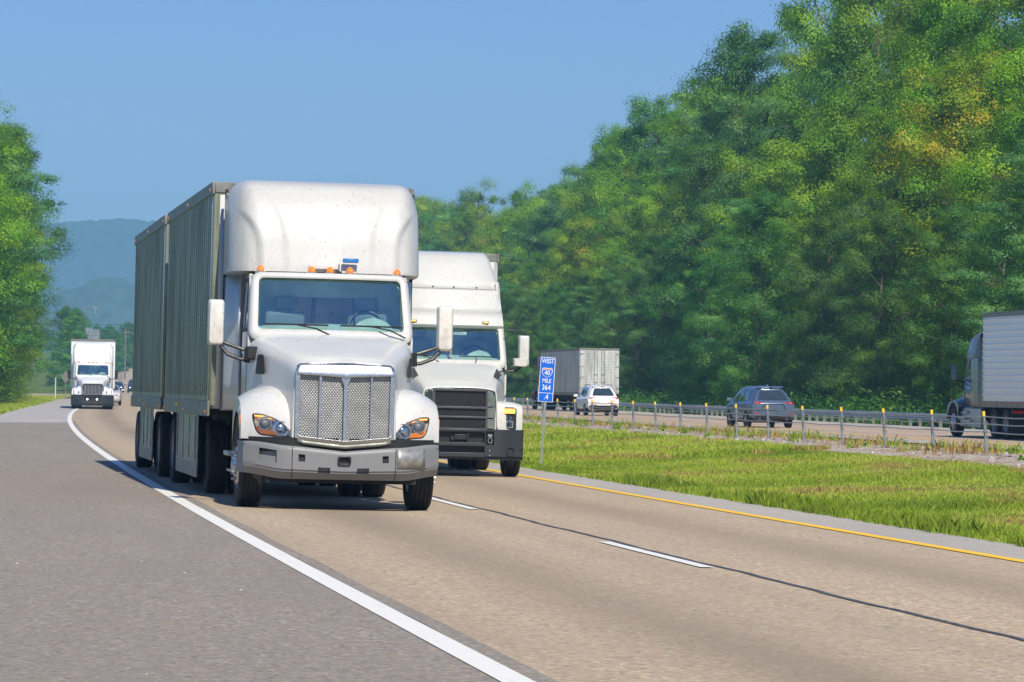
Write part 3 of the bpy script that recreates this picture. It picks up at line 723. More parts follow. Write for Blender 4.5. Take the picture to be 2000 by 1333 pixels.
# headlights laid on the fender faces
F = st1['fender']
def fsurf(x, z, st=F, yc=1.2):
    t = (x-st[0])/(st[1]-st[0]); yf = st[4]+(st[5]-st[4])*t**1.5; zt = st[2](t)
    r = max(0, min(.999, (z-st[6])/(zt-st[6]))); return yf+(yc-.05-yf)*(1-(1-r**st[3])**(1/st[3]))
def on(x, z, off): return (x, fsurf(x, z)+off, z)
for sx in (-1, 1):
    ol = rpoly(HL, .03, 3); c = (.85, 1.0)
    shr = lambda L, k: [(c[0]+(x-c[0])*k, c[1]+(z-c[1])*k) for x, z in L]
    q = MB(); mp = lambda L, off: [(sx*x, fsurf(x, z)+off, z) for x, z in L]
    q.frame(mp(ol, -.010), mp(shr(ol, .93), -.012), 0); q.frame(mp(shr(ol, .93), -.012), mp(shr(ol, .90), .07), 2); q.frame(mp(shr(ol, .90), .07), mp(shr(ol, .02), .07), 1)
    hl = q.build('headlight', [M['black'], M['rim'], M['chrome']], T1, smooth=30)
    for x, z, r in ((.735, .965, .090), (.925, 1.03, .078)):
        q = MB(); y = fsurf(x, z)+.0
        q.lathe([(r*1.05, -.004), (r*.98, -.004), (r*.8, .025), (r*.3, .05), (.001, .052)], (sx*x, y, z), 'y', 22, 0)
        if r < .08: q.lathe([(.001, .0), (r*.38, .012), (r*.5, .03), (r*.55, .05)], (sx*x, y, z), 'y', 18, 1)
        else: q.lathe([(.001, .01), (r*.22, .015), (r*.25, .05)], (sx*x, y, z), 'y', 12, 0)
        q.build('reflector', [M['chrome'], M['bumper']], hl)
    A1 = [(.80, .888), (.985, .905), (1.03, .955), (1.04, .99), (.96, .958), (.85, .945), (.79, .91)]
    q = MB(); q.poly([(sx*x, fsurf(x, z)+.018, z) for x, z in A1]); q.build('turn_signal', M['amber'], hl)
    A2 = [(1.05, 1.128), (.95, 1.122), (.84, 1.083), (.86, 1.078), (.95, 1.105), (1.045, 1.108)]
    q = MB(); q.poly([(sx*x, fsurf(x, z)+.010, z) for x, z in A2]); q.build('running_lamp', M['amber_lit'], hl)
    q = MB(); L0 = mp(shr(ol, .96), -.016); L1 = mp(shr(ol, .5), -.02); L2 = mp(shr(ol, .05), -.02); q.frame(L0, L1); q.frame(L1, L2); q.build('lens_cover', M['clear'], hl, smooth=80)
    q = MB(); q.box(sx*1.203-.01, sx*1.203+.01, .60, .66, 1.0, 1.12); q.build('side_marker', M['amber'], T1, bevel=.004)
    # hood side vent
    q = MB(); L = rpoly([(1.10, 1.62), (1.42, 1.62), (1.36, 1.86), (1.16, 1.86)], .05, 4); xx = lambda y: np.interp(y, [.42, .95, 1.45, 1.82], [.66, .80, .95, 1.03])+.03
    q.poly([(sx*xx(y), y, z) for y, z in L]); q.build('hood_vent', M['black'], T1)
# hood creases
q = MB()
for sx in (-1, 1): MB().tube([(sx*.50, .13, 1.738), (sx*.57, .6, 1.86), (sx*.66, 1.1, 1.965), (sx*.78, 1.7, 2.09)], .004, 4).build('hood_seam', M['rail'], T1)
# roof fairing
prof = cr(np.array([(2.33, 2.93), (2.37, 3.12), (2.44, 3.42), (2.55, 3.70), (2.68, 3.90), (2.85, 4.02), (3.15, 4.08), (3.62, 4.095)]), 5)
def wz_(z): return float(np.interp(z, [2.9, 3.25, 3.4, 3.52, 3.62, 3.70, 3.76, 3.80], [.83, .845, .875, .93, 1.0, 1.08, 1.165, 1.3]))
rows = []
for (y, z) in prof:
    wv = min(wz_(z), 1.11); xs = list(np.linspace(0, wv-.03, 30))+list(np.linspace(wv-.02, wv+.07, 9))+list(np.linspace(max(wv+.08, .9) if wv+.08 < 1.19 else 1.205, 1.22, 9)); xs = sorted(xs)
    half = []
    for ax in xs:
        ax = ax*1.185/1.22
        yy = y+.10*(ax/1.2)**2; zz = z
        e = max(0, (ax-.90)/.30)
        if z > 3.55: zz = z-.17*(e**2.8)*smooth(3.55, 4.05, z)
        yy += .50*e**2.3
        s_ = smooth(wv-.03, wv+.08, ax)*(1-smooth(3.50, 3.80, z))*.22; yy = yy*(1-s_)+max(yy, 2.58+.62*max(0, ax-.83)+.30*(z-2.9))*s_
        ib = float(np.interp(z, [2.9, 3.35, 3.6, 3.8, 3.95, 4.2], [.55, .56, .62, .72, .9, 1.3])); yy -= .010*(1-smooth(ib-.05, ib+.03, ax))*(1-smooth(3.7, 3.95, z))
        half.append((ax, min(yy, 3.64), zz))
    row = [(-x_, y_, z_) for x_, y_, z_ in half[::-1]]+half[1:]
    row = [(-1.21, 3.64, row[0][2])]+row+[(1.21, 3.64, row[-1][2])]
    rows.append(row)
rows.insert(0, [(x, max(y, 2.6)+.2, 2.90) for x, y, z in rows[0]])
MB().surf(np.array(rows)).build('roof_fairing', M['fairing'], T1, solid=.02, smooth=50)
q = MB(); q.tube([(0, y-.003, z) for y, z in prof if z < 3.9], .0035, 4); q.build('fairing_seam', M['rail'], T1)
for sx in (-1, 1):
    q = MB(); q.tube([(sx*.48, y-.003+.10*(.48/1.2)**2-.010, z) for y, z in prof if z < 3.02], .003, 4); q.build('fairing_seam', M['rail'], T1)
for sx in (-1, 1):
    P = [[(sx*(1.06+.15*smooth(0, 1, t)), 2.98+.66*t, z) for t in np.linspace(0, 1, 8)] for z in (1.17, 1.5, 2.2, 2.86)]
    MB().surf(np.array(P)).build('side_extender', M['white'], T1, solid=.02)
    P = [[(sx*(1.05+.16*t), 2.97+.66*t, z) for t in (0, 1)] for z in (2.865, 2.90)]
    MB().box(min(sx*1.19, sx*1.225), max(sx*1.19, sx*1.225), 3.64, 3.74, 1.17, 4.0).build('extender_edge', M['black'], T1)
MB().box(.16, .36, 2.20, 2.26, 3.045, 3.10).build('blue_sensor', M['dev_blue'], T1, bevel=.01)
q = MB(); q.tube([(.115, 2.22, 2.93), (.112, 2.20, 3.03)], .006, 5).box(.09, .15, 2.2, 2.26, 2.915, 2.935); q.build('antenna', M['black'], T1)
MB().box(-.26, .12, 2.22, 2.3, 2.955, 3.01).build('light_bracket', M['white'], T1, bevel=.01)
for sx in (-1, 1):
    mirror(T1, sx, sx*1.43, 1.95, 2.25, .57, .205, 'mirror_white', [([(1.36, 1.9, 2.02), (1.30, 1.9, 1.99), (1.02, 1.86, 1.90)], .022), ([(1.37, 1.9, 1.96), (1.28, 1.88, 1.86), (1.12, 1.86, 1.80), (1.02, 1.86, 1.80)], .024), ([(1.03, 1.84, 1.76), (1.03, 1.84, 1.93)], .05)])
q = MB(); q.tube([(-.97, 1.60, 1.83), (-.92, 1.50, 1.78), (-.80, 1.2, 1.64), (-.745, .98, 1.58), (-.742, .95, 1.46)], [.02, .018, .018, .022, .05], 8); hm = q.build('hood_mirror', M['black'], T1)
q = MB(); L = rpoly([(-1.09, 1.79), (-.86, 1.79), (-.86, 1.96), (-1.09, 1.96)], .035, 4)
q.surf(np.array([[(-.975+(x+.975)*k, y, 1.875+(z-1.875)*k) for x, z in L] for k, y in ((.7, 1.53), (.95, 1.56), (1, 1.62), (1, 1.68))]), close=True); q.poly([(-.975+(x+.975)*.7, 1.53, 1.875+(z-1.875)*.7) for x, z in L]); q.build('mirror_shell', M['black'], hm)
# cab interior items hanging behind the glass
q = MB(); q.tube([(-.16, 2.5, 2.60), (-.18, 2.5, 2.25)], .03, 8).box(-.30, -.06, 2.2, 2.4, 2.16, 2.20); q.build('hanging_gear', M['black'], T1); MB().tube([(.33, 2.5, 2.62), (.36, 2.5, 2.2)], .012, 6).build('hanging_cord', M['black'], T1)

def at_local(root_loc, yaw, d): return (root_loc[0]-math.sin(yaw)*d, root_loc[1]+math.cos(yaw)*d)
px_, py_ = at_local((-1.99, 42.7), math.atan(.17), 4.0)
YT = math.atan(.163)
TA = empty('semi_trailer', (px_, py_, -.03), YT, BANK)
tag(TA, 'aged ribbed aluminium trailer coupled right behind the near white tractor', 'trailer', 'twin ribbed trailers of the near truck')
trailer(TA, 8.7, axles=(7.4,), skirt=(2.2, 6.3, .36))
px2, py2 = at_local((px_, py_), YT, 9.45)
TB = empty('semi_trailer', (px2, py2, -.02), math.atan(.160), BANK)
tag(TB, 'aged ribbed aluminium trailer at the rear of the near double rig, beside its gap', 'trailer', 'twin ribbed trailers of the near truck')
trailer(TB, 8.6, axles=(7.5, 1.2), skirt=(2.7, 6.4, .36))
q = MB(); q.box(-.08, .08, -2.0, 1.2, .70, .85).box(-.5, .5, .2, 2.0, .9, 1.1); q.build('dolly_frame', M['dark'], TB)

# ------------------------------------------------------------------ second truck: tall sleeper with angular black grille
YM = math.atan(.125)
T2 = empty('semi_tractor', (-.90, 62.5, -.085), YM, BANK)
tag(T2, 'ivory sleeper semi tractor with black slatted grille in the inner lane behind the near truck', 'semi truck')
hood2 = [hoodsec(.12, 1.56, .66, zb=.84, sh=.06), hoodsec(.40, 1.66, .70, zb=.9, sh=.07), hoodsec(.95, 1.82, .80, zb=1.0, sh=.1), hoodsec(1.45, 1.96, .92, zb=1.0, sh=.12, c=.03), hoodsec(1.82, 2.03, 1.0, zb=1.0, sh=.13, c=.12)]
st2 = dict(paint='white2', hood=hood2, fender=(.60, 1.13, lambda t: 1.33-.05*t**4, 7., .16, .30, .83), lights=(-.66, -.2, 0, .18, .64), ly=2.02, lz=2.735, square_lights=True, frame=7.6, drive=(6.1, 7.4), wz=2.04, wt=2.62, rz=2.78, split=True, sleeper=True, back=3.0)
conventional(T2, st2)
G = MB()
for x0, x1, z0, z1 in ((-.48, .48, 1.49, 1.53), (-.48, .48, 1.185, 1.225), (-.48, .48, 1.02, 1.055), (-.48, .48, .815, .845)): G.box(x0, x1, .03, .14, z0, z1)
for sx in (-1, 1): G.box(sx*.465-.018, sx*.465+.018, .035, .14, .83, 1.53)
G.build('grille_frame', M['grey_trim'], T2, bevel=.006)
for z0, z1 in ((1.225, 1.49), (1.055, 1.185), (.845, 1.02)): MB().box(-.45, .45, .07, .12, z0, z1).build('grille_panel', M['mesh_black'], T2)
for sx in (-1, 1):
    q = MB()
    for z0, z1, e in ((1.23, 1.50, 1), (1.03, 1.215, 0), (.84, 1.015, 0)):
        q.prism([(sx*.485, .05, z0), (sx*.63, .13, z0), (sx*.63, .13, z1-.10*e), (sx*.56, .09, z1), (sx*.485, .05, z1)], (0, .06, 0))
    q.build('chrome_vane', M['chrome'], T2, bevel=.008)
    # headlight
    q = MB(); ho = rpoly([(.76, .84), (1.015, .84), (1.015, 1.20), (.955, 1.225), (.80, 1.225)], .02, 3)
    q.poly([(sx*x, .17+.14*(x-.6), z) for x, z in ho]); q.frame([(sx*x, .17+.14*(x-.6), z) for x, z in ho], [(sx*x, .36+.14*(x-.6), z) for x, z in ho])
    hl = q.build('headlight', [M['black']], T2)
    MB().box(min(sx*.79, sx*.985), max(sx*.79, sx*.985), .15+.02, .215, 1.115, 1.20).build('turn_signal', M['amber_lit'], hl, bevel=.01)
    for z in (.93, 1.04): round_lamp(hl, sx*.89, .165, z, .045, 'lamp')
    q = MB()
    for a_, b_ in ((.80, 1.10), (.80, .86), (.98, .86), (.98, 1.10)): pass
    q.frame([(sx*x, .165+.14*(x-.6), z) for x, z in rpoly([(.83, .86), (.96, .86), (.96, .99), (.83, .99)], .02, 2)], [(sx*x, .165+.14*(x-.6), z) for x, z in rpoly([(.85, .88), (.94, .88), (.94, .97), (.85, .97)], .02, 2)])
    q.build('light_guide', M['chrome'], hl)
# bumper 2
def b2(x, z):
    ax = abs(x); off = (.16*((ax-.62)/.5)**1.6 if ax > .62 else 0); return (x, off+(.05 if z < .36 else 0), z)
q = MB(); q.panel(b2, np.linspace(-1.14, 1.14, 31), [.30, .355, .36, .5, .7, .80, .83], holes=[(-.44, .44, .60, .78), (-.44, .44, .42, .53), (.455, .60, .56, .80), (-.60, -.455, .56, .80)], dep=(0, .10, 0), mh=1)
for sx in (-1, 1): q.surf(np.array([[(sx*1.14, b2(1.14, z)[1], z), (sx*1.155, .5, z), (sx*1.15, .62, z)] for z in (.30, .5, .83)]))
b = q.build('bumper', [M['bumper_dark'], M['black']], T2, smooth=30)
q = MB(); q.box(-.44, .44, -.02, .02, .53, .60).box(-.44, .44, -.03, .02, .34, .425).box(-.44, .44, -.01, .03, .785, .83); q.build('bumper_bar', M['bumper_dark'], b, bevel=.012)
q = MB(); q.box(-.10, .12, .0, .09, .64, .74).box(-.16, -.10, .02, .09, .62, .70).box(.12, .16, .02, .09, .61, .76); q.build('radar_unit', M['black'], b, bevel=.01)
q = MB(); q.tube([(.53+.035*math.cos(t), -.02, .64+.045*math.sin(t)) for t in np.linspace(0, 2*math.pi, 16)], .010, 6).box(.49, .57, -.02, .04, .70, .75); q.build('tow_hook', M['chrome'], b)
for sx in (-1, 1):
    q = MB(); q.lathe([(.085, .0), (.08, -.045), (.066, -.045), (.062, -.02), (.001, -.02)], (sx*.90, b2(.9, .45)[1], .45), 'y', 20, 0); q.build('fog_lamp_recess', M['black'], b)
q = MB()
for x in (.53, -.53):
    for z in (.46, .38): q.lathe([(.001, -.008), (.012, -.008), (.013, .0)], (x, 0, z), 'y', 8)
q.build('bolt', M['chrome'], b)
# high roof: three stacked bands
def roofband(n, rows, name, par):
    out = []
    for (y, z, w, cr_) in rows:
        out.append([(-w, 3.8, z)]+[(x*w, y+cr_*abs(x)**3, z-.0) for x in np.linspace(-1, 1, 25)]+[(w, 3.8, z)])
    return MB().surf(np.array(out)).build(name, M['white2'], par, solid=.02, smooth=50)
roofband(0, [(1.98, 2.63, .985, .22), (1.95, 2.68, .985, .22), (2.02, 2.80, .985, .26), (2.12, 2.92, .985, .28)], 'roof_brow', T2)
roofband(0, [(2.125, 2.92, .98, .28), (2.22, 3.05, .975, .3), (2.42, 3.30, .96, .34), (2.45, 3.34, .955, .34)], 'roof_panel', T2)
roofband(0, [(2.47, 3.352, .955, .34), (2.60, 3.50, .94, .38), (2.84, 3.72, .90, .44), (3.12, 3.93, .85, .4), (3.4, 4.03, .80, .3), (3.8, 4.07, .76, .0)], 'roof_fairing', T2)
q = MB()
for x in (-.7, -.28, .1, .52): q.lathe([(.001, -.01), (.014, -.008), (.015, .01)], (x, 2.47+.34*abs(x/.95)**3, 3.375), 'y', 8)
q.build('fairing_bolt', M['dark'], T2)
for sx in (-1, 1):
    MB().surf(np.array([[(sx*.99, 2.6, z), (sx*1.06, 3.1, z), (sx*1.13, 4.6, z)] for z in (1.0, 2.2, 2.9)]+[[(sx*.9, 2.75, 3.5), (sx*1.02, 3.3, 3.5), (sx*1.1, 4.6, 3.6)]])).build('sleeper_side', M['white2'], T2, solid=.02)
    mo = mirror(T2, sx, sx*1.34, 2.0, 2.24, .56, .20, 'white2', [([(1.36, 1.94, 2.52), (1.28, 1.93, 2.60), (1.0, 1.95, 2.61)], .013), ([(1.32, 1.94, 1.98), (1.20, 1.92, 1.88), (.98, 1.88, 1.86)], .02)], r=.035)
    q = MB(); L = rpoly([(-.125, -.075), (.125, -.075), (.125, .075), (-.125, .075)], .03, 4)
    q.surf(np.array([[(sx*1.27+x*k, y, 2.03+z*k) for x, z in L] for k, y in ((.85, 1.80), (1, 1.84), (1, 1.97))]), close=True); q.poly([(sx*1.27+x*.85, 1.80, 2.03+z*.85) for x, z in L]); q.build('spot_mirror', M['white2'], mo)
    q = MB(); q.tube([(sx*.74, .95, 1.78), (sx*.80, .93, 1.85), (sx*1.0, 1.2, 1.90), (sx*1.18, 1.6, 1.96)], .014, 6).prism([(sx*.66, .82, 1.73), (sx*.74, .95, 1.90), (sx*.82, .90, 1.79), (sx*.76, .84, 1.72)], (0, .1, 0)); q.build('hood_mirror', M['black'], T2)
q = MB(); q.box(.06, .30, 2.02, 2.04, 2.50, 2.55); q.build('windshield_sticker', M['silver_pl'], T2)
l2 = at_local((-.90, 62.5), YM, 5.0)
TC = empty('semi_trailer', (l2[0], l2[1], -.08), YM+.012, BANK)
tag(TC, 'white box trailer hidden behind the ivory sleeper tractor, only its top edge showing', 'trailer')
trailer(TC, 16.0, side='trailer_white', axles=(12.6, 13.9), pitch=.6, hw=1.2, ztop=4.09)

# ------------------------------------------------------------------ third truck, far in the outer lane
Y3 = math.atan(.118)
X3 = float(W(208))+1.75
T3 = empty('semi_tractor', (-24.25, 207.5, -.02), Y3, .005)
tag(T3, 'white semi tractor with lit headlights far back in the outer lane beside the left trees', 'semi truck')
hood3 = [hoodsec(.10, 1.50, .66, zb=.84, sh=.08), hoodsec(.42, 1.62, .66, zb=.9, sh=.1), hoodsec(.95, 1.76, .72, zb=1.0, sh=.12), hoodsec(1.45, 1.87, .86, zb=1.0, sh=.14, c=.03), hoodsec(1.82, 1.93, .98, zb=1.0, sh=.13, c=.12)]
st3 = dict(paint='white3', hood=hood3, fender=(.56, 1.2, lambda t: 1.32-.30*max(0, t-.3)**2, 2.6, .16, .50, .82), lights=(-.80, -.24, 0, .2, .76), frame=7.4, drive=(6.0, 7.3), wz=1.97, wt=2.55, rz=2.64, sleeper=True)
conventional(T3, st3)
q = MB(); o = rpoly([(-.56, .84), (.56, .84), (.64, 1.42), (.5, 1.50), (-.5, 1.50), (-.64, 1.42)], .06, 3); i = [(x*.92, 1.17+(z-1.17)*.88) for x, z in o]
q.frame([(x, .0, z) for x, z in o], [(x, .0, z) for x, z in i]); g3 = q.build('grille_frame', M['bumper'], T3, solid=.05, off=1)
MB().poly([(x, .05, z) for x, z in i]).build('grille_panel', M['black'], T3)
q = MB()
for x in np.linspace(-.48, .48, 13): q.box(x-.012, x+.012, .0, .05, .90, 1.44)
q.build('grille_bar', M['galv'], T3)
q = MB()
def b3(x, z): ax = abs(x); return (x, .02+(.38*((ax-.5)/.7)**1.7 if ax > .5 else 0)+(.06 if z < .3 else 0), z)
q.panel(b3, np.linspace(-1.22, 1.22, 27), [.2, .3, .45, .6, .75, .84], holes=[(-.48, .48, .5, .72), (-.45, -.38, .28, .36), (.38, .45, .28, .36)], dep=(0, .06, 0), mh=1)
for sx in (-1, 1): q.surf(np.array([[(sx*1.22, b3(1.22, z)[1], z), (sx*1.24, .8, z)] for z in (.2, .5, .84)]))
b = q.build('bumper', [M['bumper_dark'], M['black']], T3)
for sx in (-1, 1):
    round_lamp(b, sx*.28-.02, .04, .58, .05, 'fog_lamp', 'lamp_lit')
    q = MB(); L = rpoly([(.74, .98), (.82, .90), (1.08, .90), (1.13, 1.03), (1.10, 1.07), (.80, 1.06)], .02, 2)
    fs = lambda x, z: fsurf(x, z, st3['fender'])
    q.poly([(sx*x, fs(x, z)-.015, z) for x, z in L]); hl = q.build('headlight', [M['chrome']], T3)
    q = MB(); q.poly([(sx*(.93+.10*math.cos(t)), fs(.93, .98)-.045, .98+.055*math.sin(t)) for t in np.linspace(0, 6.28, 14)[:-1]]); q.build('lamp', M['lamp_lit'], hl)
    q = MB(); q.poly([(sx*x, fs(x, z)-.03, z) for x, z in ((1.08, .93), (1.12, 1.02), (1.05, 1.05), (1.04, .94))]); q.build('turn_signal', M['amber'], hl)
    q = MB(); q.prism([(sx*.80, .60, 1.62), (sx*.92, .62, 1.40), (sx*.98, .6, 1.25), (sx*.88, .58, 1.30), (sx*.84, .6, 1.45)], (0, .02, 0)); q.build('blue_accent', M['decal_blue'], T3)
    mirror(T3, sx, sx*1.36, 1.95, 2.05, .56, .19, 'black', [([(1.32, 1.9, 1.80), (1.0, 1.86, 1.76)], .035), ([(1.05, 1.8, 1.76), (.90, 1.3, 1.55), (.78, 1.0, 1.40)], .02)])
rows = []
for (y, z) in cr(np.array([(2.30, 2.66), (2.28, 2.80), (2.42, 2.98), (2.7, 3.35), (3.0, 3.68), (3.35, 3.86), (3.75, 3.90)]), 4):
    row = []
    for x in np.linspace(-1.17, 1.17, 61):
        ax = abs(x); t = (z-2.66)/1.24
        yy = y+.22*ax**2.2; c1 = ax-(.95-.5*t) ; yy += .10*smooth(-.08, .08, c1)*(1-smooth(.75, 1, t)); c2 = z-(2.95+.28*ax); yy += .07*smooth(-.05, .05, c2)
        row.append((x, min(3.75, yy+.3*max(0, ax-1.0)/.17), z-.12*max(0, (ax-1.0)/.17)**2*t))
    rows.append(row)
MB().surf(np.array(rows)).build('roof_fairing', M['white3'], T3, solid=.02, smooth=60)
for sx in (-1, 1): MB().surf(np.array([[(sx*1.03, 2.5, z), (sx*1.18, 3.3, z), (sx*1.2, 4.6, z)] for z in (1.0, 2.0, 2.7, 3.6)])).build('sleeper_side', M['white3'], T3, solid=.02)
l3 = at_local((-24.25, 207.5), Y3, 5.0)
TD = empty('semi_trailer', (l3[0], l3[1], -.02), Y3, .005)
tag(TD, 'white box trailer behind the far truck with lit headlights, its outline framing the cab', 'trailer')
trailer(TD, 16.0, side='trailer_bright', axles=(12.6, 13.9), pitch=.6, front='white3')
q = MB(); q.box(1.325, 1.335, .5, 15, 1.6, 3.9); q.build('blue_side_panel', M['decal_blue'], TD)

# ------------------------------------------------------------------ grey truck leaving on the right
def place_away(name, D, o, head, dz=0.): return empty(name, (float(W(D))+o, D, float(zroad(D, o))+dz), math.atan(head))
T4 = empty('semi_tractor', (0, 0, 0)); tag(T4, 'grey green sleeper semi tractor driving away at the right edge, pulling a white ribbed trailer', 'semi truck')
hood4 = [hoodsec(.10, 1.40, .66, zb=.7, sh=.1), hoodsec(.42, 1.52, .70, zb=.9, sh=.1), hoodsec(.95, 1.68, .80, zb=1.0, sh=.12), hoodsec(1.45, 1.80, .92, zb=1.0, sh=.14, c=.03), hoodsec(1.82, 1.88, .99, zb=1.0, sh=.13, c=.12)]
st4 = dict(paint='grey_paint', hood=hood4, fender=(.56, 1.2, lambda t: 1.34-.14*t**2, 2.6, .16, .40, .60), lights=(-.6, 0, .6), frame=7.8, drive=(6.1, 7.45), wz=1.92, wt=2.62, rz=2.72, sleeper=True, back=2.95)
conventional(T4, st4)
rows = []
for (y, z) in cr(np.array([(2.35, 2.74), (2.45, 2.95), (2.72, 3.22), (3.1, 3.42), (3.6, 3.52), (4.15, 3.55)]), 4):
    rows.append([(-1.16, 4.35, z-.05)]+[(x, min(4.35, y+.25*abs(x)**2.5), z-.10*max(0, (abs(x)-.85)/.3)**2) for x in np.linspace(-1.14, 1.14, 25)]+[(1.16, 4.35, z-.05)])
MB().surf(np.array(rows)).build('roof_fairing', M['grey_paint'], T4, solid=.02, smooth=50)
for sx in (-1, 1):
    MB().surf(np.array([[(sx*1.035, 2.90, z), (sx*1.15, 3.2, z), (sx*1.16, 4.4, z)] for z in (1.0, 1.6, 2.2, 2.78)])).build('sleeper_side', M['grey_paint'], T4, solid=.02)
    q = MB(); q.box(min(sx*1.150, sx*1.172), max(sx*1.150, sx*1.172), 3.5, 4.1, 1.15, 2.65); q.build('locker_door', M['grey_paint'], T4, bevel=.01)
    q = MB(); q.prism([(sx*1.16, 1.95, .35), (sx*1.16, 4.45, .30), (sx*1.16, 4.45, .98), (sx*1.10, 2.3, 1.0), (sx*1.08, 1.9, .95)], (-sx*.12, 0, 0)); q.build('side_fairing', M['grey_paint'], T4, bevel=.03)
    q = MB(); q.box(min(sx*1.14, sx*1.2), max(sx*1.14, sx*1.2), 2.1, 3.3, .52, .57).box(min(sx*1.14, sx*1.18), max(sx*1.14, sx*1.18), 2.2, 2.8, .80, .86); q.build('fairing_step', M['brushed'], T4)
    q = MB(); q.prism([(sx*1.16, 4.42, 1.0), (sx*1.16, 4.6, 1.0), (sx*1.15, 4.62, 3.40), (sx*1.15, 4.3, 3.2)], (-sx*.02, 0, 0)); q.build('cab_extender', M['bumper'], T4)
    mirror(T4, sx, sx*1.38, 1.95, 2.16, .50, .20, 'black', [([(1.34, 1.9, 1.93), (1.0, 1.86, 1.84)], .03), ([(1.2, 1.86, 1.82), (1.10, 1.6, 1.50)], .02)])
    MB().box(min(sx*1.19, sx*1.215), max(sx*1.19, sx*1.215), 1.0, 1.07, 1.22, 1.27).build('side_marker', M['amber'], T4)
    q = MB(); q.box(sx*1.1-.32, sx*1.1+.20, 8.35, 8.38, .22, .98); fl = q.build('mud_flap', M['black'], T4); MB().box(sx*1.1-.30, sx*1.1+.18, 8.382, 8.388, .84, .92).build('reflective_tape', M['red_lens'], fl)
q = MB(); q.box(-.55, .55, 4.38, 4.42, .9, 3.3); q.build('sleeper_back', M['bumper'], T4)
q = MB(); q.tube([(-.9, 4.55, 1.1), (-.9, 4.55, 2.55)], .05, 8).box(-1.0, -.7, 4.5, 4.75, 1.0, 1.5); q.build('exhaust_stack', M['brushed'], T4)
h4 = .155
T4.location = (16.0, 123.1, 0.0); T4.rotation_euler = (0, 0, math.pi+math.atan(h4))
tr = Vector((math.sin(math.atan(h4)), -math.cos(math.atan(h4)), 0))
L5 = Vector(T4.location)+tr*5.05
TE = empty('refrigerated_trailer', L5, math.pi+math.atan(h4)); tag(TE, 'white horizontally ribbed refrigerated trailer cut off by the right edge of the picture', 'trailer')
trailer(TE, 15.5, side='reefer', axles=(12.3, 13.6), horiz=True, front='silver_pl', tape=True, ztop=4.12, zbot=1.12)
q = MB(); L = [(-.98, 2.35), (.98, 2.35), (.95, 3.7), (.7, 3.95), (-.7, 3.95), (-.95, 3.7)]
q.prism([(x, -.45, z) for x, z in rpoly(L, .1, 4)], (0, .42, 0)); ru = q.build('refrigeration_unit', M['silver_pl'], TE, bevel=.03)
MB().box(-.97, .97, -.44, -.1, 2.1, 2.35).build('blue_wrap', M['tarp'], ru)

# ------------------------------------------------------------------ red truck with white box trailer seen from behind
T5loc = Vector((5.65, 231.0, .0)); h5 = math.atan(.150)
TF = empty('semi_trailer', T5loc, h5); tag(TF, 'dull white box trailer with closed rear doors, seen from behind beyond the white car', 'trailer')
trailer(TF, 16.2, side='trailer_white', axles=(1.5, 2.8), doors=True, front='trailer_white', pitch=.55)
for sx in (-1, 1):
    d = MB().box(min(sx*.01, sx*1.24), max(sx*.01, sx*1.24), -.045, -.0225, 1.22, 3.94).build('rear_door', M['trailer_white'], TF, bevel=.01)
    q = MB()
    for x in (.14, .34): q.tube([(sx*x, -.07, 1.2), (sx*x, -.07, 3.96)], .018, 6)
    for z in (1.9, 2.4): q.box(sx*.14-.04, sx*.34+.04 if sx > 0 else sx*.14+.04, -.085, -.06, z, z+.04) if sx > 0 else q.box(-.38, -.10, -.085, -.06, z, z+.04)
    q.build('lock_rod', M['galv'], d)
    q = MB()
    for z in (1.5, 2.2, 2.9, 3.7): q.box(min(sx*1.05, sx*1.29), max(sx*1.05, sx*1.29), -.06, -.04, z, z+.07)
    q.build('door_hinge', M['galv'], d)
    MB().box(sx*1.0-.1, sx*1.0+.1, -.06, -.02, 1.08, 1.16).build('tail_lamp', M['red_lens'], TF)
MB().box(-1.2, 1.2, -.06, -.02, .52, .62).box(-.6, -.5, -.06, -.0, .55, 1.1).box(.5, .6, -.06, -.0, .55, 1.1).build('under_ride_guard', M['rail'], TF)
fw = Vector((-math.sin(h5), math.cos(h5), 0))
T5 = empty('semi_tractor', T5loc+fw*(16.2+5.0), math.pi+h5); tag(T5, 'dark red semi tractor mostly hidden behind the blue mile marker sign', 'semi truck')
st5 = dict(paint='red_paint', hood=hood, fender=(.52, 1.2, lambda t: 1.42-.3*max(0, t-.35)**2, 2.6, .18, .52, .8), lights=(-.6, 0, .6), frame=7.4, drive=(6.1, 7.4), wz=2.05, sleeper=True)
conventional(T5, st5)
rows = [[(-1.2, 4.3, z)]+[(x, y+.25*abs(x)**2.5, z-.10*max(0, (abs(x)-.85)/.3)**2) for x in np.linspace(-1.17, 1.17, 17)]+[(1.2, 4.3, z)] for y, z in cr(np.array([(2.35, 2.85), (2.5, 3.05), (2.9, 3.5), (3.3, 3.8), (3.9, 3.9)]), 3)]
MB().surf(np.array(rows)).build('roof_fairing', M['red_paint'], T5, solid=.02, smooth=50)
for sx in (-1, 1):
    MB().surf(np.array([[(sx*1.04, 2.7, z), (sx*1.19, 3.2, z), (sx*1.2, 4.6, z)] for z in (1.0, 1.8, 2.95, 3.7)])).build('sleeper_side', M['red_paint'], T5, solid=.02)
    mirror(T5, sx, sx*1.45, 1.95, 2.3, .55, .20, 'black', [([(1.4, 1.9, 2.05), (1.0, 1.86, 1.95)], .03)])

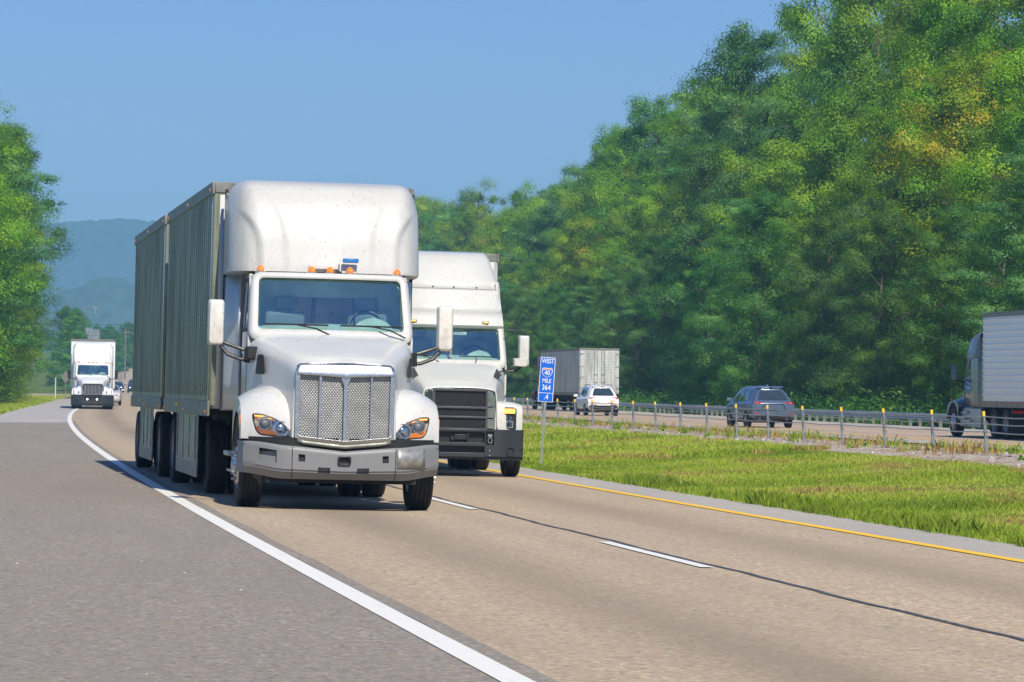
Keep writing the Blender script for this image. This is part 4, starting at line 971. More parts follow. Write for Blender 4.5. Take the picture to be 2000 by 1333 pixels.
# ------------------------------------------------------------------ cars
def car(root, paintn, sec, glass='suv_glass', tail='suv', R=.36, L=4.6, lit=None, wb=(.85, 3.55), hw=.92):
    P = cr(cr(np.array(sec, float), 6, 0), 5, 1)
    full = np.concatenate([P[:, ::-1]*np.array([-1,1,1]), P[:, 1:]], 1)
    m = MB(); m.surf(full)
    nr = P.shape[1]
    def capf(row, bul):
        def f(a, u):
            k = u*(nr-1); i = min(int(k), nr-2); t = k-i; p = row[i]*(1-t)+row[i+1]*t
            return np.array([p[0]*a, p[1]+bul*(1-a*a), p[2]])
        return f
    Rf = capf(P[0], -.05); Ff = capf(P[-1], .08)
    for f in (Rf, Ff): m.surf(np.array([[f(a, u) for a in np.linspace(-1, 1, 17)] for u in np.linspace(0, 1, nr)]))
    body = m.build('body', M[paintn], root, smooth=45)
    ncol = P.shape[1]
    def side(sx, u0, u1, v0, v1, off=.012):
        rows = []
        for v in np.linspace(v0, v1, 14):
            k = v*(len(P)-1); i = min(int(k), len(P)-2); t = k-i; r = P[i]*(1-t)+P[i+1]*t; row = []
            for u in np.linspace(u0, u1, 6):
                kk = u*(ncol-1); j = min(int(kk), ncol-2); s_ = kk-j; q = r[j]*(1-s_)+r[j+1]*s_
                row.append((sx*(q[0]+off), q[1], q[2]+off*.3))
            rows.append(row)
        return np.array(rows)
    return body, P, Rf, Ff, side
def s6(ys, xs, zs): return [(x, y, z) for x, y, z in zip(xs, ys, zs)]
def suv_sections(h=1.66, rr=.42, tail=.0):
    return [s6([.14, .02, .0, .05, .50+tail, .40+tail], [.70, .84, .86, .77, .50, 0], [.34, .50, .90, 1.04, h-.15, h-.03]),
            s6([.55, .50, .48, .52, .85, .80], [.78, .90, .92, .83, .57, 0], [.26, .45, .92, 1.05, h-.11, h+.0]),
            s6([1.5]*6, [.78, .91, .92, .85, .61, 0], [.24, .42, .90, 1.04, h-.08, h+.03]),
            s6([2.5, 2.5, 2.5, 2.5, 2.3, 2.3], [.78, .91, .92, .86, .66, 0], [.24, .42, .88, 1.02, h-.07, h+.02]),
            s6([3.35, 3.35, 3.35, 3.3, 2.75, 2.75], [.78, .91, .92, .86, .62, 0], [.24, .42, .88, 1.02, h-.15, h-.05]),
            s6([3.7, 3.7, 3.7, 3.7, 3.55, 3.5], [.78, .91, .91, .84, .70, 0], [.24, .42, .86, 1.0, 1.03, 1.06]),
            s6([4.3, 4.35, 4.35, 4.3, 4.3, 4.35], [.74, .86, .86, .78, .55, 0], [.26, .42, .78, .90, .93, .96]),
            s6([4.45, 4.55, 4.56, 4.5, 4.5, 4.58], [.66, .74, .76, .68, .45, 0], [.28, .42, .66, .78, .82, .84])]
def car_wheels(root, wb, hw, R, rim='rim'):
    for y in wb:
        for sx in (-1, 1):
            q = MB(); q.lathe([(.001, sx*.002), (R+.06, sx*.002), (R+.06, -sx*.03)], (sx*(hw+.004), y, R+.01), 'x', 26); q.build('wheel_arch', M['black'], root)
            wheel(root, sx*(hw-.08), y, R=R, w=.20, side=sx, rim=rim, tread=False, deep=.03)
def build_suv(root, pn, kind):
    body, P, Rf, Ff, side = car(root, pn, suv_sections(1.66 if kind == 'blue' else 1.68))
    hw = .92
    for sx in (-1, 1):
        for v0, v1 in ((.19, .30), (.315, .43), (.445, .56)):
            MB().surf(side(sx, .615, .775, v0, v1)).build('side_window', M['suv_glass'], root)
    g = lambda f, a0, a1, u0, u1, off, na=12, nu=6: np.array([[f(a, u)+np.array([0, off, 0]) for a in np.linspace(a0, a1, na)] for u in np.linspace(u0, u1, nu)])
    MB().surf(g(Rf, -.84, .84, .635, .80, -.016)).build('rear_window', M['suv_glass'], root)
    q = MB(); q.tube([Rf(.05, .645)+np.array([0, -.04, 0]), Rf(-.4, .675)+np.array([0, -.04, .0])], .012, 5); q.build('rear_wiper', M['black'], root)
    q = MB(); q.prism([(-.52, .46, 1.60), (.52, .46, 1.60), (.55, .72, 1.64), (-.55, .72, 1.64)], (0, 0, .03)); q.build('roof_spoiler', M[pn], root, bevel=.01)
    q = MB(); q.prism([(0, 1.0, 1.67), (0, 1.22, 1.68), (0, 1.02, 1.75)], (.02, 0, 0)); q.build('antenna_fin', M[pn], root)
    if kind == 'blue':
        for sx in (-1, 1):
            q = MB(); L = [(sx*1.0, .49), (sx*1.0, .60), (sx*.80, .59), (sx*.46, .575), (sx*.76, .505)]
            q.poly([Rf(a, u)+np.array([0, -.02, 0]) for a, u in L]); tl = q.build('tail_light', M['red_lens'], root)
            q = MB(); q.poly([Rf(a, u)+np.array([0, -.026, 0]) for a, u in [(sx*.88, .525), (sx*.88, .55), (sx*.80, .545), (sx*.82, .525)]]); q.build('reverse_lamp', M['silver_pl'], tl)
            q = MB(); q.lathe([(.055, -.05), (.045, -.05), (.04, .05), (.001, .05)], (sx*.56, .08, .36), 'y', 16); q.build('exhaust_tip', M['chrome'], root)
            q = MB(); q.poly([Rf(a, u)+np.array([0, -.016, 0]) for a, u in [(sx*.92, .225), (sx*.92, .25), (sx*.70, .24), (sx*.74, .22)]]); q.build('rear_reflector', M['red_lens'], root)
            q = MB(); q.surf(side(sx, .42, .58, .0, .12, .014)); 
        q = MB(); q.surf(g(Rf, -.46, .46, .34, .47, -.008, 8, 3)); q.build('plate_recess', M['suv_glass'] if 0 else M[pn], root)
        q = MB(); q.tube([Rf(a, u)+np.array([0, -.018, 0]) for a, u in [(-.60, .31), (-.45, .43), (-.36, .465), (.36, .465), (.45, .43), (.60, .31)]], .012, 5); q.build('plate_surround', M['black'], root)
        q = MB(); q.tube([Rf(a, .30)+np.array([0, -.014, 0]) for a in np.linspace(-.9, .9, 12)], .008, 5); q.build('tailgate_seam', M['dark'], root)
    else:
        for sx in (-1, 1):
            q = MB(); q.poly([Rf(a, u)+np.array([0, -.02, 0]) for a, u in [(sx*.98, .46), (sx*1.0, .585), (sx*.58, .59), (sx*.62, .565), (sx*.84, .555), (sx*.80, .47)]]); q.build('tail_light', M['red_lens'], root)
            q = MB(); q.tube([Rf(sx*.45, .25)+np.array([0, -.01, 0]), Rf(sx*.85, .26)+np.array([0, -.01, 0])], .02, 6); q.build('rear_reflector', M['red_lens'], root)
        q = MB(); q.surf(g(Rf, -.95, .95, .0, .24, -.02)); q.build('bumper_cladding', M['bumper_dark'], root)
        q = MB(); q.tube([Rf(a, u)+np.array([0, -.012, 0]) for a, u in [(-.72, .40), (-.66, .31), (.66, .31), (.72, .40)]], .008, 5); q.build('tailgate_seam', M['dark'], root)
        q = MB()
        for sx in (-1, 1): q.tube([(sx*.60, .8, 1.66), (sx*.64, 1.2, 1.71), (sx*.64, 2.2, 1.71), (sx*.62, 2.6, 1.64)], .018, 6)
        q.build('roof_rail', M['black'], root)
    if kind == 'blue':
        q = MB(); q.surf(g(Rf, -.95, .95, .0, .17, -.012)); q.build('bumper_cladding', M['bumper_dark'], root)
    for sx in (-1, 1):
        q = MB(); L = rpoly([(.0, -.07), (.22, -.06), (.22, .06), (.0, .08)], .03, 3)
        q.prism([(sx*(.94+x), 3.0, 1.10+z) for x, z in L], (0, .10, 0)); q.build('side_mirror', M[pn], root, bevel=.015)
        q = MB(); q.surf(side(sx, .0, .16, .05, .75, .012)); q.build('sill_cladding', M['bumper_dark'], root)
    car_wheels(root, (.88, 3.55), .915, .36)
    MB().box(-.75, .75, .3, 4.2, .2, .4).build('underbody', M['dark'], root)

D6 = 143.5
V1 = empty('parked_suv' if 0 else 'suv', (10.5, D6, float(zroad(D6, 29.0))), math.atan(.19)); tag(V1, 'blue grey metallic suv driving away behind the cable barrier', 'car')
build_suv(V1, 'suv_blue', 'blue')
V2 = empty('suv', (5.12, 199., 0.0), math.atan(.155)); tag(V2, 'white suv driving away close behind the white box trailer', 'car')
build_suv(V2, 'suv_white', 'white')
# oncoming cars far behind
def oncoming(root, pn, kind, h=1.45):
    body, P, Rf, Ff, side = car(root, pn, [[(x, y, z*(h/1.66) if z > 1.1 else z) for x, y, z in s_] for s_ in suv_sections(1.66)])
    for sx in (-1, 1):
        MB().surf(side(sx, .615, .775, .2, .56)).build('side_window', M['suv_glass'], root)
        q = MB(); q.poly([Ff(a, u)+np.array([0, .02, 0]) for a, u in [(sx*.95, .42), (sx*.95, .58), (sx*.6, .56), (sx*.62, .44)]]); hl = q.build('headlight', M['chrome'], root)
        q = MB(); q.lathe([(.001, .04), (.05, .03), (.06, .0)], tuple(Ff(sx*.76, .5)), 'y', 10); q.build('turn_signal', M['amber' if pn == 'car_silver' else 'lamp_lit'], hl)
        q = MB(); q.prism([(sx*(.94), 3.0, 1.04), (sx*1.14, 3.0, 1.05), (sx*1.14, 3.0, 1.16), (sx*.94, 3.0, 1.15)], (0, .1, 0)); q.build('side_mirror', M[pn], root)
    ws = P[int(.56*(len(P)-1)):int(.72*(len(P)-1)), int(.78*(P.shape[1]-1)):]
    wsf = np.concatenate([ws[:, ::-1]*np.array([-1,1,1]), ws[:, 1:]], 1)+np.array([0, .01, .015])
    MB().surf(wsf).build('windshield', M['suv_glass'], root)
    q = MB(); q.surf(np.array([[Ff(a, u)+np.array([0, .02, 0]) for a in np.linspace(-.55, .55, 6)] for u in (.12, .3, .45)])); q.build('grille', M['black'], root)
    car_wheels(root, (.88, 3.55), .915, .34)
    MB().box(-.75, .75, .3, 4.2, .2, .4).build('underbody', M['dark'], root)
for (nm, pn, D, X, lab, h) in (('car', 'car_silver', 250., -28.15, 'pale silver car half hidden behind the far white truck', 1.45), ('car', 'car_navy', 500., None, 'dark blue car far up the road, left of another dark one', 1.5), ('pickup_truck', 'car_navy', 496., None, 'dark pickup far up the road beside the rear of the ribbed trailer', 1.85)):
    o_ = 3.6-1.65 if X is None and nm == 'car' else 5.5
    x = X if X is not None else (float(W(D))+(1.55 if nm == 'car' else 3.9))
    v = empty(nm, (x, D, float(zroad(D, 3.))), math.pi+math.atan(.107)); tag(v, lab, 'car' if nm == 'car' else 'pickup truck')
    # car is built tail first; front must face the camera
    f = Vector((-math.sin(math.atan(.107)), math.cos(math.atan(.107)), 0)); v.location = Vector(v.location)+f*4.6
    oncoming(v, pn, nm, h)

# ------------------------------------------------------------------ mile marker sign
SG = empty('mile_marker_sign', (.64, 74.5, float(zroad(74.5, 9.1))+.13), 0); tag(SG, 'blue sign reading WEST 40 MILE 364 .4 on a thin post in grass', 'sign')
SG.rotation_euler = (0, rad(3.2), 0)
mt['sign_blue'] = plain('blue_sign_sheeting', (.0,.13,.66), .4, var=.03); mt['sign_white'] = plain('white_sign_sheeting', (.85,.85,.85), .4, var=.03); mt['sign_red'] = plain('red_sign_sheeting', (.75,.22,.14), .4, var=.05)
MB().box(-.022, .022, -.0, .035, -.4, 1.45).build('post', M['galv'], SG)
q = MB(); L = rpoly([(-.155, 1.19), (.155, 1.19), (.155, 2.12), (-.155, 2.12)], .02, 3); q.prism([(x, -.012, z) for x, z in L], (0, .010, 0)); pn_ = q.build('border', mt['sign_white'], SG)
for z0, z1 in ((1.201, 1.372), (1.384, 2.109)):
    q = MB(); L = rpoly([(-.144, z0), (.144, z0), (.144, z1), (-.144, z1)], .012, 3); q.prism([(x, -.015, z) for x, z in L], (0, .003, 0)); q.build('blue_panel', mt['sign_blue'], SG)
q = MB(); sh = rpoly([(-.085, 1.90), (-.11, 1.865), (-.108, 1.80), (-.075, 1.735), (0, 1.695), (.075, 1.735), (.108, 1.80), (.11, 1.865), (.085, 1.90), (.0, 1.893)], .012, 3)
q.poly([(x, -.0175, z) for x, z in sh]); q.build('route_shield', mt['sign_white'], SG)
q = MB(); s2_ = [(x*.90, 1.80+(z-1.80)*.92) for x, z in sh]; q.poly([(x, -.019, min(z, 1.853)) for x, z in s2_]); q.build('shield_field', mt['sign_blue'], SG)
q = MB(); q.poly([(x, -.019, z) for x, z in ((-.098, 1.860), (.098, 1.860), (.082, 1.889), (0, 1.883), (-.082, 1.889))]); q.build('shield_band', mt['sign_red'], SG)
for txt, sz, z, x, sx in (('WEST', .135, 2.035, 0, .72), ('40', .125, 1.79, 0, .95), ('MILE', .125, 1.625, 0, .74), ('364', .155, 1.485, 0, .80), ('.4', .155, 1.29, .01, .80)):
    text_mesh(txt, sz, 'lettering', mt['sign_white'], SG, (x, -.0195, z), (math.pi/2, 0, 0), sx, .001, .0012)

# ------------------------------------------------------------------ cable barrier
CB = empty('cable_barrier', (float(W(70))+17.1, 70, .26)); tag(CB, 'cable barrier on round steel posts with yellow caps along the median', 'barrier')
inv = Matrix.Translation(-Vector(CB.location))
Dp = [70-4*3+4.0*k for k in range(0, 50)]
cap_mat = plain('yellow_reflector', (.88,.55,.05), .4); tops = []
for k, D in enumerate(Dp):
    o = 17.1; b_ = Vector((float(W(D))+o, D, float(zroad(D, o))-.05)); lean = .08*math.exp(-max(0, D-66)/70)-.01+.012*math.sin(k*2.7)
    q = MB(); t_ = Vector((-lean, 0, .90)); q.tube([(0,0,0), t_], .029, 10); p = q.build('post', M['galv'], CB, loc=b_-CB.location)
    q = MB(); q.tube([t_*.90, t_*1.005], .0305, 10); q.build('yellow_cap', cap_mat, p)
    q = MB()
    for h in (.40, .55, .70): q.tube([t_*(h/.9)+Vector((.0, -.05, .03)), t_*(h/.9)+Vector((.06, -.05, -.01)), t_*(h/.9)+Vector((.03, -.05, -.04))], .008, 5)
    q.build('cable_hook', M['galv'], p)
    tops.append((b_, t_))
for h in (.50, .66, .80):
    q = MB(); pts = []
    for k in range(len(tops)):
        b_, t_ = tops[k]; pts.append(b_+t_*(h/.9)+Vector((0, -.06, 0))-CB.location)
        if k < len(tops)-1:
            b2_, t2_ = tops[k+1]; pts.append((pts[-1]+b2_+t2_*(h/.9)+Vector((0,-.06,0))-CB.location)/2-Vector((0, 0, .02)))
    q.tube(pts, .012, 5); q.build('cable', M['galv'], CB)

# ------------------------------------------------------------------ guardrail by the wood
GR = empty('guardrail', (float(W(140))+37.9, 140, 0)); tag(GR, 'galvanised steel guardrail along the far shoulder in front of the wood', 'guardrail')
def wprof(): return [(.0, .0), (-.06, .02), (-.08, .055), (-.06, .09), (-.0, .125), (.0, .185), (-.06, .22), (-.08, .255), (-.06, .29), (.0, .31)]
rows = []
for D in np.arange(90, 372, 3.8):
    b_ = Vector((float(W(D))+37.9, D, float(zroad(D, 37.9))+.32))-Vector(GR.location); rows.append([tuple(b_+Vector((x, 0, z))) for x, z in wprof()])
MB().surf(np.array(rows)).build('rail', M['galv'], GR, solid=.01, smooth=25)
for k in range(75):
    D = 96+1.905*2*k*.5 if k < 75 else 0
    b_ = Vector((float(W(D))+38.05, D, float(zroad(D, 38.05))-.3))-Vector(GR.location)
    MB().box(0, .15, -.07, .07, 0, .85).build('post', M['rail'], GR, loc=b_)
for k in range(25):
    D = 96+1.905*75+3.81*k; b_ = Vector((float(W(D))+38.05, D, float(zroad(D, 38.05))-.3))-Vector(GR.location)
    MB().box(0, .15, -.07, .07, 0, .85).build('post', M['rail'], GR, loc=b_)

# ------------------------------------------------------------------ far furniture on the left
def pxp(x, D): return (x-1000)/7000*D
LP = empty('street_lamp', (pxp(163.5, 560), 560, 1.0)); tag(LP, 'tall pale mast lamp rising behind the far white truck', 'street lamp')
MB().tube([(0,0,0), (0,0,12.6)], [.14, .09], 8).build('pole', M['galv'], LP); q = MB(); q.tube([(0,0,12.3), (.9,0,12.5), (1.7,0,12.5)], .06, 6).box(1.5, 2.1, -.2, .2, 12.2, 12.45).tube([(1.8,0,12.3),(1.8,0,11.4)], .16, 6); q.build('lamp_head', M['galv'], LP)
SB = empty('highway_sign', (pxp(180, 585), 585, 1.0)); tag(SB, 'pair of pale sign backs on a pole above the far white truck', 'sign')
q = MB(); q.box(-1.22, .02, -.06, .0, 7.6, 9.65); q.build('left_panel' if 0 else 'panel', M['galv'], SB); MB().box(.06, 1.2, -.06, .0, 7.6, 9.3).build('panel', M['galv'], SB)
q = MB(); [q.box(-1.22, 1.2, -.12, -.06, z, z+.06) for z in (7.75, 8.3, 8.9)]; q.build('bracing', M['rail'], SB); MB().tube([(0,.1,0), (0,.1,7.9)], .15, 8).build('pole', M['galv'], SB)
UP = empty('utility_pole', (pxp(245, 620), 620, 1.5)); tag(UP, 'thin utility pole carrying wires, between far truck and ribbed trailer', 'utility pole')
MB().tube([(0,0,0), (0,0,9.4)], .14, 8).build('pole', M['rail'], UP); MB().box(-.9, .9, -.06, .06, 8.9, 9.05).build('cross_arm', M['rail'], UP)
for z in (8.6, 9.1, 10.3):
    q = MB(); q.tube([Vector((x, x*.15, z+.00035*(x+5)**2-.1)) for x in np.linspace(-45, 20, 14)], .03, 4); q.build('wire', M['dark'], UP)
DS = empty('warning_sign', (pxp(129, 330), 330, 0)); tag(DS, 'back of a grey diamond warning sign at the edge of the left trees', 'sign')
q = MB(); q.prism([(0, 0, 1.45), (.42, 0, 2.05), (0, 0, 2.65), (-.42, 0, 2.05)], (0, .02, 0)); q.build('panel', M['rail'], DS); MB().box(-.03, .03, -.06, 0, 0, 1.6).build('post', M['rail'], DS)
MK = empty('marker_post', (pxp(109.5, 330), 330, -.1)); tag(MK, 'slim white marker post standing by the ramp below the left trees', 'post')
MB().tube([(0,0,0), (0,0,2.3)], .05, 6).build('post', M['silver_pl'], MK); MB().tube([(0,0,2.1), (0,0,2.32)], .055, 6).build('cap', M['red_lens'], MK)
CW = empty('concrete_barrier', (0, 0, 0)); tag(CW, 'pale concrete barrier beside the climbing far road', 'barrier')
rows = [];
for D in np.linspace(620, 900, 12): p = P3(D, 9.3); rows.append([tuple(p+np.array(q_)) for q_ in ((-.3, 0, -.3), (-.12, 0, 1.0), (.12, 0, 1.0), (.3, 0, -.3))])
MB().surf(np.array(rows)).build('wall_segment', mt['sign_white'], CW, smooth=0)
# ------------------------------------------------------------------ vegetation
def leafmat(name, cols, trans=.5):
    t = NT(name); at = t.n('Attribute', {'attribute_name': 'Col'})
    c = t.ramp(t.n('SeparateColor', Color=at.outputs[0]).outputs[0], cols)
    oi = t.n('ObjectInfo')
    hs = t.n('HueSaturation', Color=c); t.set(hs.inputs['Hue'], t.mapr(oi.outputs['Random'], 0, 1, .482, .512)); t.set(hs.inputs['Value'], t.mapr(oi.outputs['Random'], 0, 1, .85, 1.15))
    b = t.n('BsdfPrincipled', Base_Color=hs.outputs[0], Roughness=.5, Specular_IOR_Level=.4)
    tr = t.n('BsdfTranslucent', Color=t.mix(1., hs.outputs[0], (1.25, 1.15, .5), 'MULTIPLY'))
    m = t.n('MixShader', Fac=trans); t.t.links.new(b.outputs[0], m.inputs[1]); t.t.links.new(tr.outputs[0], m.inputs[2]); t.t.links.new(m.outputs[0], t.out.inputs[0])
    return t.m
LM = [leafmat('bright_green_leaf', [(0, (.095,.25,.014)), (.5, (.23,.44,.02)), (1, (.42,.60,.03))]),
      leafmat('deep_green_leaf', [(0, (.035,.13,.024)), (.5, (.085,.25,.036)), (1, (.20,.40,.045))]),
      leafmat('yellowing_leaf', [(0, (.14,.29,.014)), (.6, (.30,.46,.02)), (.85, (.52,.52,.028)), (1, (.62,.43,.028))]),
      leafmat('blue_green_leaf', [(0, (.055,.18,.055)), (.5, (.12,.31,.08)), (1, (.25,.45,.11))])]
bark = plain('bark', (.13,.105,.08), .9, var=.3, scale=3)

def leaves_mesh(name, c, nrm, size, col, mat, asp=.6, obj=True):
    """rhombic leaf faces"""
    n = len(c); nrm = nrm/np.linalg.norm(nrm, axis=1, keepdims=True)
    r = rng.normal(size=(n, 3)); u = np.cross(nrm, r); u /= np.linalg.norm(u, axis=1, keepdims=True)+1e-9; w = np.cross(nrm, u)
    s = size[:, None]
    v = np.stack([c-u*s*.5, c+w*s*asp*.5-u*s*.05+nrm*s*.06, c+u*s*.5, c-w*s*asp*.5-u*s*.05+nrm*s*.06], 1).reshape(-1, 3)
    me = bpy.data.meshes.new(name); me.vertices.add(4*n); me.vertices.foreach_set('co', v.astype(np.float32).ravel())
    me.loops.add(4*n); me.loops.foreach_set('vertex_index', np.arange(4*n, dtype=np.int32))
    me.polygons.add(n); me.polygons.foreach_set('loop_start', np.arange(0, 4*n, 4, dtype=np.int32)); me.polygons.foreach_set('loop_total', np.full(n, 4, dtype=np.int32))
    ca = me.color_attributes.new('Col', 'FLOAT_COLOR', 'POINT'); cc = np.repeat(col, 4); ca.data.foreach_set('color', np.stack([cc, cc, cc, np.ones_like(cc)], 1).astype(np.float32).ravel())
    me.materials.append(mat); me.update(); me.validate()
    return me

def tree_meshes(seed, H=22., R=5., base=.05, mat=0, leaf=.165, ncl=165, nl=480, asp=.62, droop=0., tilt=.5, lean=0., flat=.85):
    r = np.random.default_rng(seed)
    t = MB(); zs = np.linspace(0, H*.9, 9); tx = np.cumsum(r.normal(0, .16, 9)); ty = np.cumsum(r.normal(0, .16, 9)); tx -= tx[0]; ty -= ty[0]
    r0 = .02*H*.62
    t.tube([(tx[i], ty[i], zs[i]-.3) for i in range(9)], [r0*(1-.9*(i/8)**.9)+.02 for i in range(9)], 8)
    C_, Rr, Cc = [], [], []
    nlimb = 30
    for k in range(nlimb):
        f = base+.02+(.97-base)*(k+.5)/nlimb; z0 = f*H*.93; az = k*2.4+r.uniform(-.4, .4)
        prof = math.sin(math.pi*min(.95, max(.05, ((f-base)/(1-base))**.8*.74+.2)))**.6
        Ln = R*prof*r.uniform(.7, 1.2)
        up = .15+.75*f+r.uniform(-.15, .2)-droop
        p0 = np.array([np.interp(z0, zs, tx), np.interp(z0, zs, ty), z0]); d = np.array([math.cos(az), math.sin(az), up])
        pts = [p0+d*Ln*s_+np.array([0, 0, -.10*Ln*s_*s_]) for s_ in (0, .3, .6, .9)]
        pts = [pts[0]]+[p+r.normal(0, .18, 3) for p in pts[1:]]
        t.tube(pts, [.10*(1-f*.5), .07, .045, .015], 5)
        m = max(2, int(ncl/nlimb*(.5+prof*.75)))
        for j in range(m):
            s_ = 1-.75*(j/m)**1.3 if j else 1.; q = pts[0]+(pts[-1]-pts[0])*s_+r.normal(0, .40+.08*Ln, 3)*np.array([1, 1, .6])
            C_.append(q); Rr.append(r.uniform(.75, 1.35)*(.85+.45*prof)); Cc.append(r.uniform(.12, .88))
            if r.random() < .4: t.tube([pts[1], (pts[1]+q)/2+r.normal(0, .15, 3), q], [.035, .025, .01], 4)
    C_.append(np.array([tx[-1], ty[-1], H*.96])); Rr.append(1.1); Cc.append(.5)
    C_ = np.array(C_); Rr = np.array(Rr); Cc = np.array(Cc)
    ctr = np.array([0, 0, H*.5])
    N = nl*len(C_); idx = np.repeat(np.arange(len(C_)), nl)
    # each clump = several twig tufts
    tn = 9; tuft = r.normal(size=(len(C_), tn, 3)); tuft /= np.linalg.norm(tuft, axis=2, keepdims=True); tuft[:, :, 2] = np.abs(tuft[:, :, 2])*.9-.25
    ti = r.integers(0, tn, N); d = tuft[idx, ti]*.72+r.normal(0, .24, (N, 3))
    pos = C_[idx]+d*Rr[idx][:, None]*np.array([1, 1, flat]); 
    if droop: pos[:, 2] -= droop*np.linalg.norm(d[:, :2], axis=1)*.5
    out = (pos-ctr); out[:, 2] *= .4; out /= np.linalg.norm(out, axis=1, keepdims=True)
    dn = d/(np.linalg.norm(d, axis=1, keepdims=True)+1e-6)
    nrm = dn*.8+out*.2+np.array([0, 0, tilt*.7])+r.normal(0, .24, (N, 3))
    col = np.clip(Cc[idx]+r.normal(0, .13, N)+.05*(ti-4)/4., 0, 1)
    sz = leaf*r.uniform(.65, 1.25, N)
    ok = pos[:, 2] > .1
    return t, (pos[ok], nrm[ok], sz[ok], col[ok], mat, asp)

SP = [  # (descr, kwargs)
 ('broad bright green tree', dict(H=22, R=5.0, mat=0, seed=1)),
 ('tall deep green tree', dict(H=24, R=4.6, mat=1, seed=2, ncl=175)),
 ('yellow tinged tree', dict(H=21, R=4.8, mat=2, seed=3)),
 ('feathery blue green tree', dict(H=19, R=5.6, mat=3, seed=4, asp=.28, leaf=.22, droop=.18, flat=.6, tilt=.9)),
 ('round bright green tree', dict(H=20, R=5.4, mat=0, seed=5, leaf=.16)),
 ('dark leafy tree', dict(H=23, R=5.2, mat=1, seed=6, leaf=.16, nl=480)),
 ('slender light green tree', dict(H=23.5, R=3.7, mat=0, seed=7, leaf=.155, base=.1)),
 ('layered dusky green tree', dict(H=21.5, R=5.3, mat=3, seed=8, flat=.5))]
protos = []
for i, (desc, kw) in enumerate(SP):
    kw = dict(kw); sd = kw.pop('seed'); tm, lv = tree_meshes(sd, **kw)
    o1 = tm.build('trunk', bark); crown = bpy.data.objects.new('crown', leaves_mesh('crown', lv[0], lv[1], lv[2], lv[3], LM[lv[4]], lv[5])); C.objects.link(crown)
    rt = empty('broadleaf_tree'); rt['category'] = 'tree'; o1.parent = rt; crown.parent = rt
    protos.append(rt)
used = set(); labels = {}; placed = []
def plant_tree(i, X, D, z, s, rot, where, group):
    p = protos[i]
    if i in used: o = copy_tree(p)
    else: o = p; used.add(i)
    o.location = (X, D, z); o.rotation_euler = (0, 0, rot); w_ = min(s, .72+.3*s); o.scale = (w_, w_, s)
    o['label'] = SP[i][0]+' '+where; o['category'] = 'tree'; o['group'] = group; placed.append((o, X, D, i))
    return o
def zone(px):
    Z = [(1015, 'above the ivory truck'), (1110, 'above the mile marker'), (1250, 'above the white suv'), (1390, 'left of the grey suv'), (1480, 'above the grey suv'), (1580, 'right of the grey suv'), (1700, 'between suv and grey truck'), (1830, 'left of the grey truck'), (1930, 'above the grey cab'), (9999, 'at the right edge')]
    for a, b in Z:
        if px < a: return b
random.seed(21)
rowsF = [(43.2, 10.5, 'at the wood edge'), (48.5, 10.5, 'in the second rank'), (54.5, 10., 'at the back')]
pick = [0, 4, 2, 7, 0, 5, 3, 6, 4, 1, 0, 1, 6]
n = 0
for ri, (off, stp, wh) in enumerate(rowsF):
    D = 146.+(0, 5., 2.5)[ri]
    while D < 690:
        i = pick[(n*5+ri*3) % len(pick)]; n += 1
        if ri == 0: i = [5, 1, 7, 5, 1, 5, 3][n % 7]  # front rank gets dark-leaved kinds; leaf colour stands in for shade low down
        oo = off+random.uniform(-2.4, 2.4); X = float(W(D))+oo
        px = 1000+7000*X/D
        hx = float(np.interp(D, [170, 250, 268, 302, 322, 365, 425], [1.32, 1.22, 1.08, 1.06, 1.01, .95, 1.05]))
        yt = float(np.interp(px, [800, 900, 1010, 1130, 1200, 1340, 1470, 2000], [438, 405, 392, 305, 250, 180, 25, -150]))
        s = ((752+.011*px-yt)/7000*D+1.46)/(SP[i][1]['H']*.985)*random.uniform(.86, 1.07)*(.56, .76, 1.0)[ri]
        if px < 2120 or ri == 0:
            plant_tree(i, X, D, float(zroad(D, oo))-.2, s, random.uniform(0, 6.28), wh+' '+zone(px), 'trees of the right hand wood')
        D += stp*random.uniform(.88, 1.12)
# left wood
for ri, (off, stp, wh) in enumerate([(-10.0, 7.0, 'on the left verge'), (-17, 8.5, 'behind the left verge')]):
    D = 176.
    while D < (348 if ri == 0 else 372):
        i = [0, 5, 1, 4, 7, 1, 5, 0][(n*3) % 8]; n += 1
        oo = off+random.uniform(-1.2, 1.2); X = float(W(D))+oo
        px = 1000+7000*X/D
        s = random.uniform(.92, 1.05)*float(np.interp(D, [200, 270, 330, 350], [1.0, .91, .82, .70]))
        if ri == 0 and D < 240: oo -= 3.5; X -= 3.5
        pass
        yt = float(np.interp(px, [-100, 0, 60, 95, 130], [190, 262, 365, 425, 530])); s = ((748-yt)/7000*D+1.46)/SP[i][1]['H']*random.uniform(.95, 1.04)
        z_ = 'at the left picture edge' if px < 20 else ('beside the far white truck' if px > 75 else 'midway to the far truck')
        if px > -120: plant_tree(i, X, D, float(zroad(D, oo))-.2, s, random.uniform(0, 6.28), wh+' '+z_, 'trees along the left verge')
        D += stp*random.uniform(.85, 1.15)
# smaller trees far down the road
for D, px, s in ((470, 138, .50), (520, 148, .55), (560, 128, .6), (600, 160, .42), (700, 205, .50), (740, 222, .55), (760, 238, .5), (690, 186, .45), (820, 250, .62), (860, 268, .6), (640, 172, .36), (900, 212, .6), (940, 190, .6)):
    X = pxp(px, D); z = 1.46-3.0 if D < 650 else float(zroad(D, 0))-4
    plant_tree([1, 5, 7, 0][int(D) % 4], X, D, max(-.5, z), s, D, 'hazy down the road, '+('left of the far truck' if px < 150 else ('above the far truck trailer' if px < 225 else 'next to the utility pole')), 'hazy trees down the road')
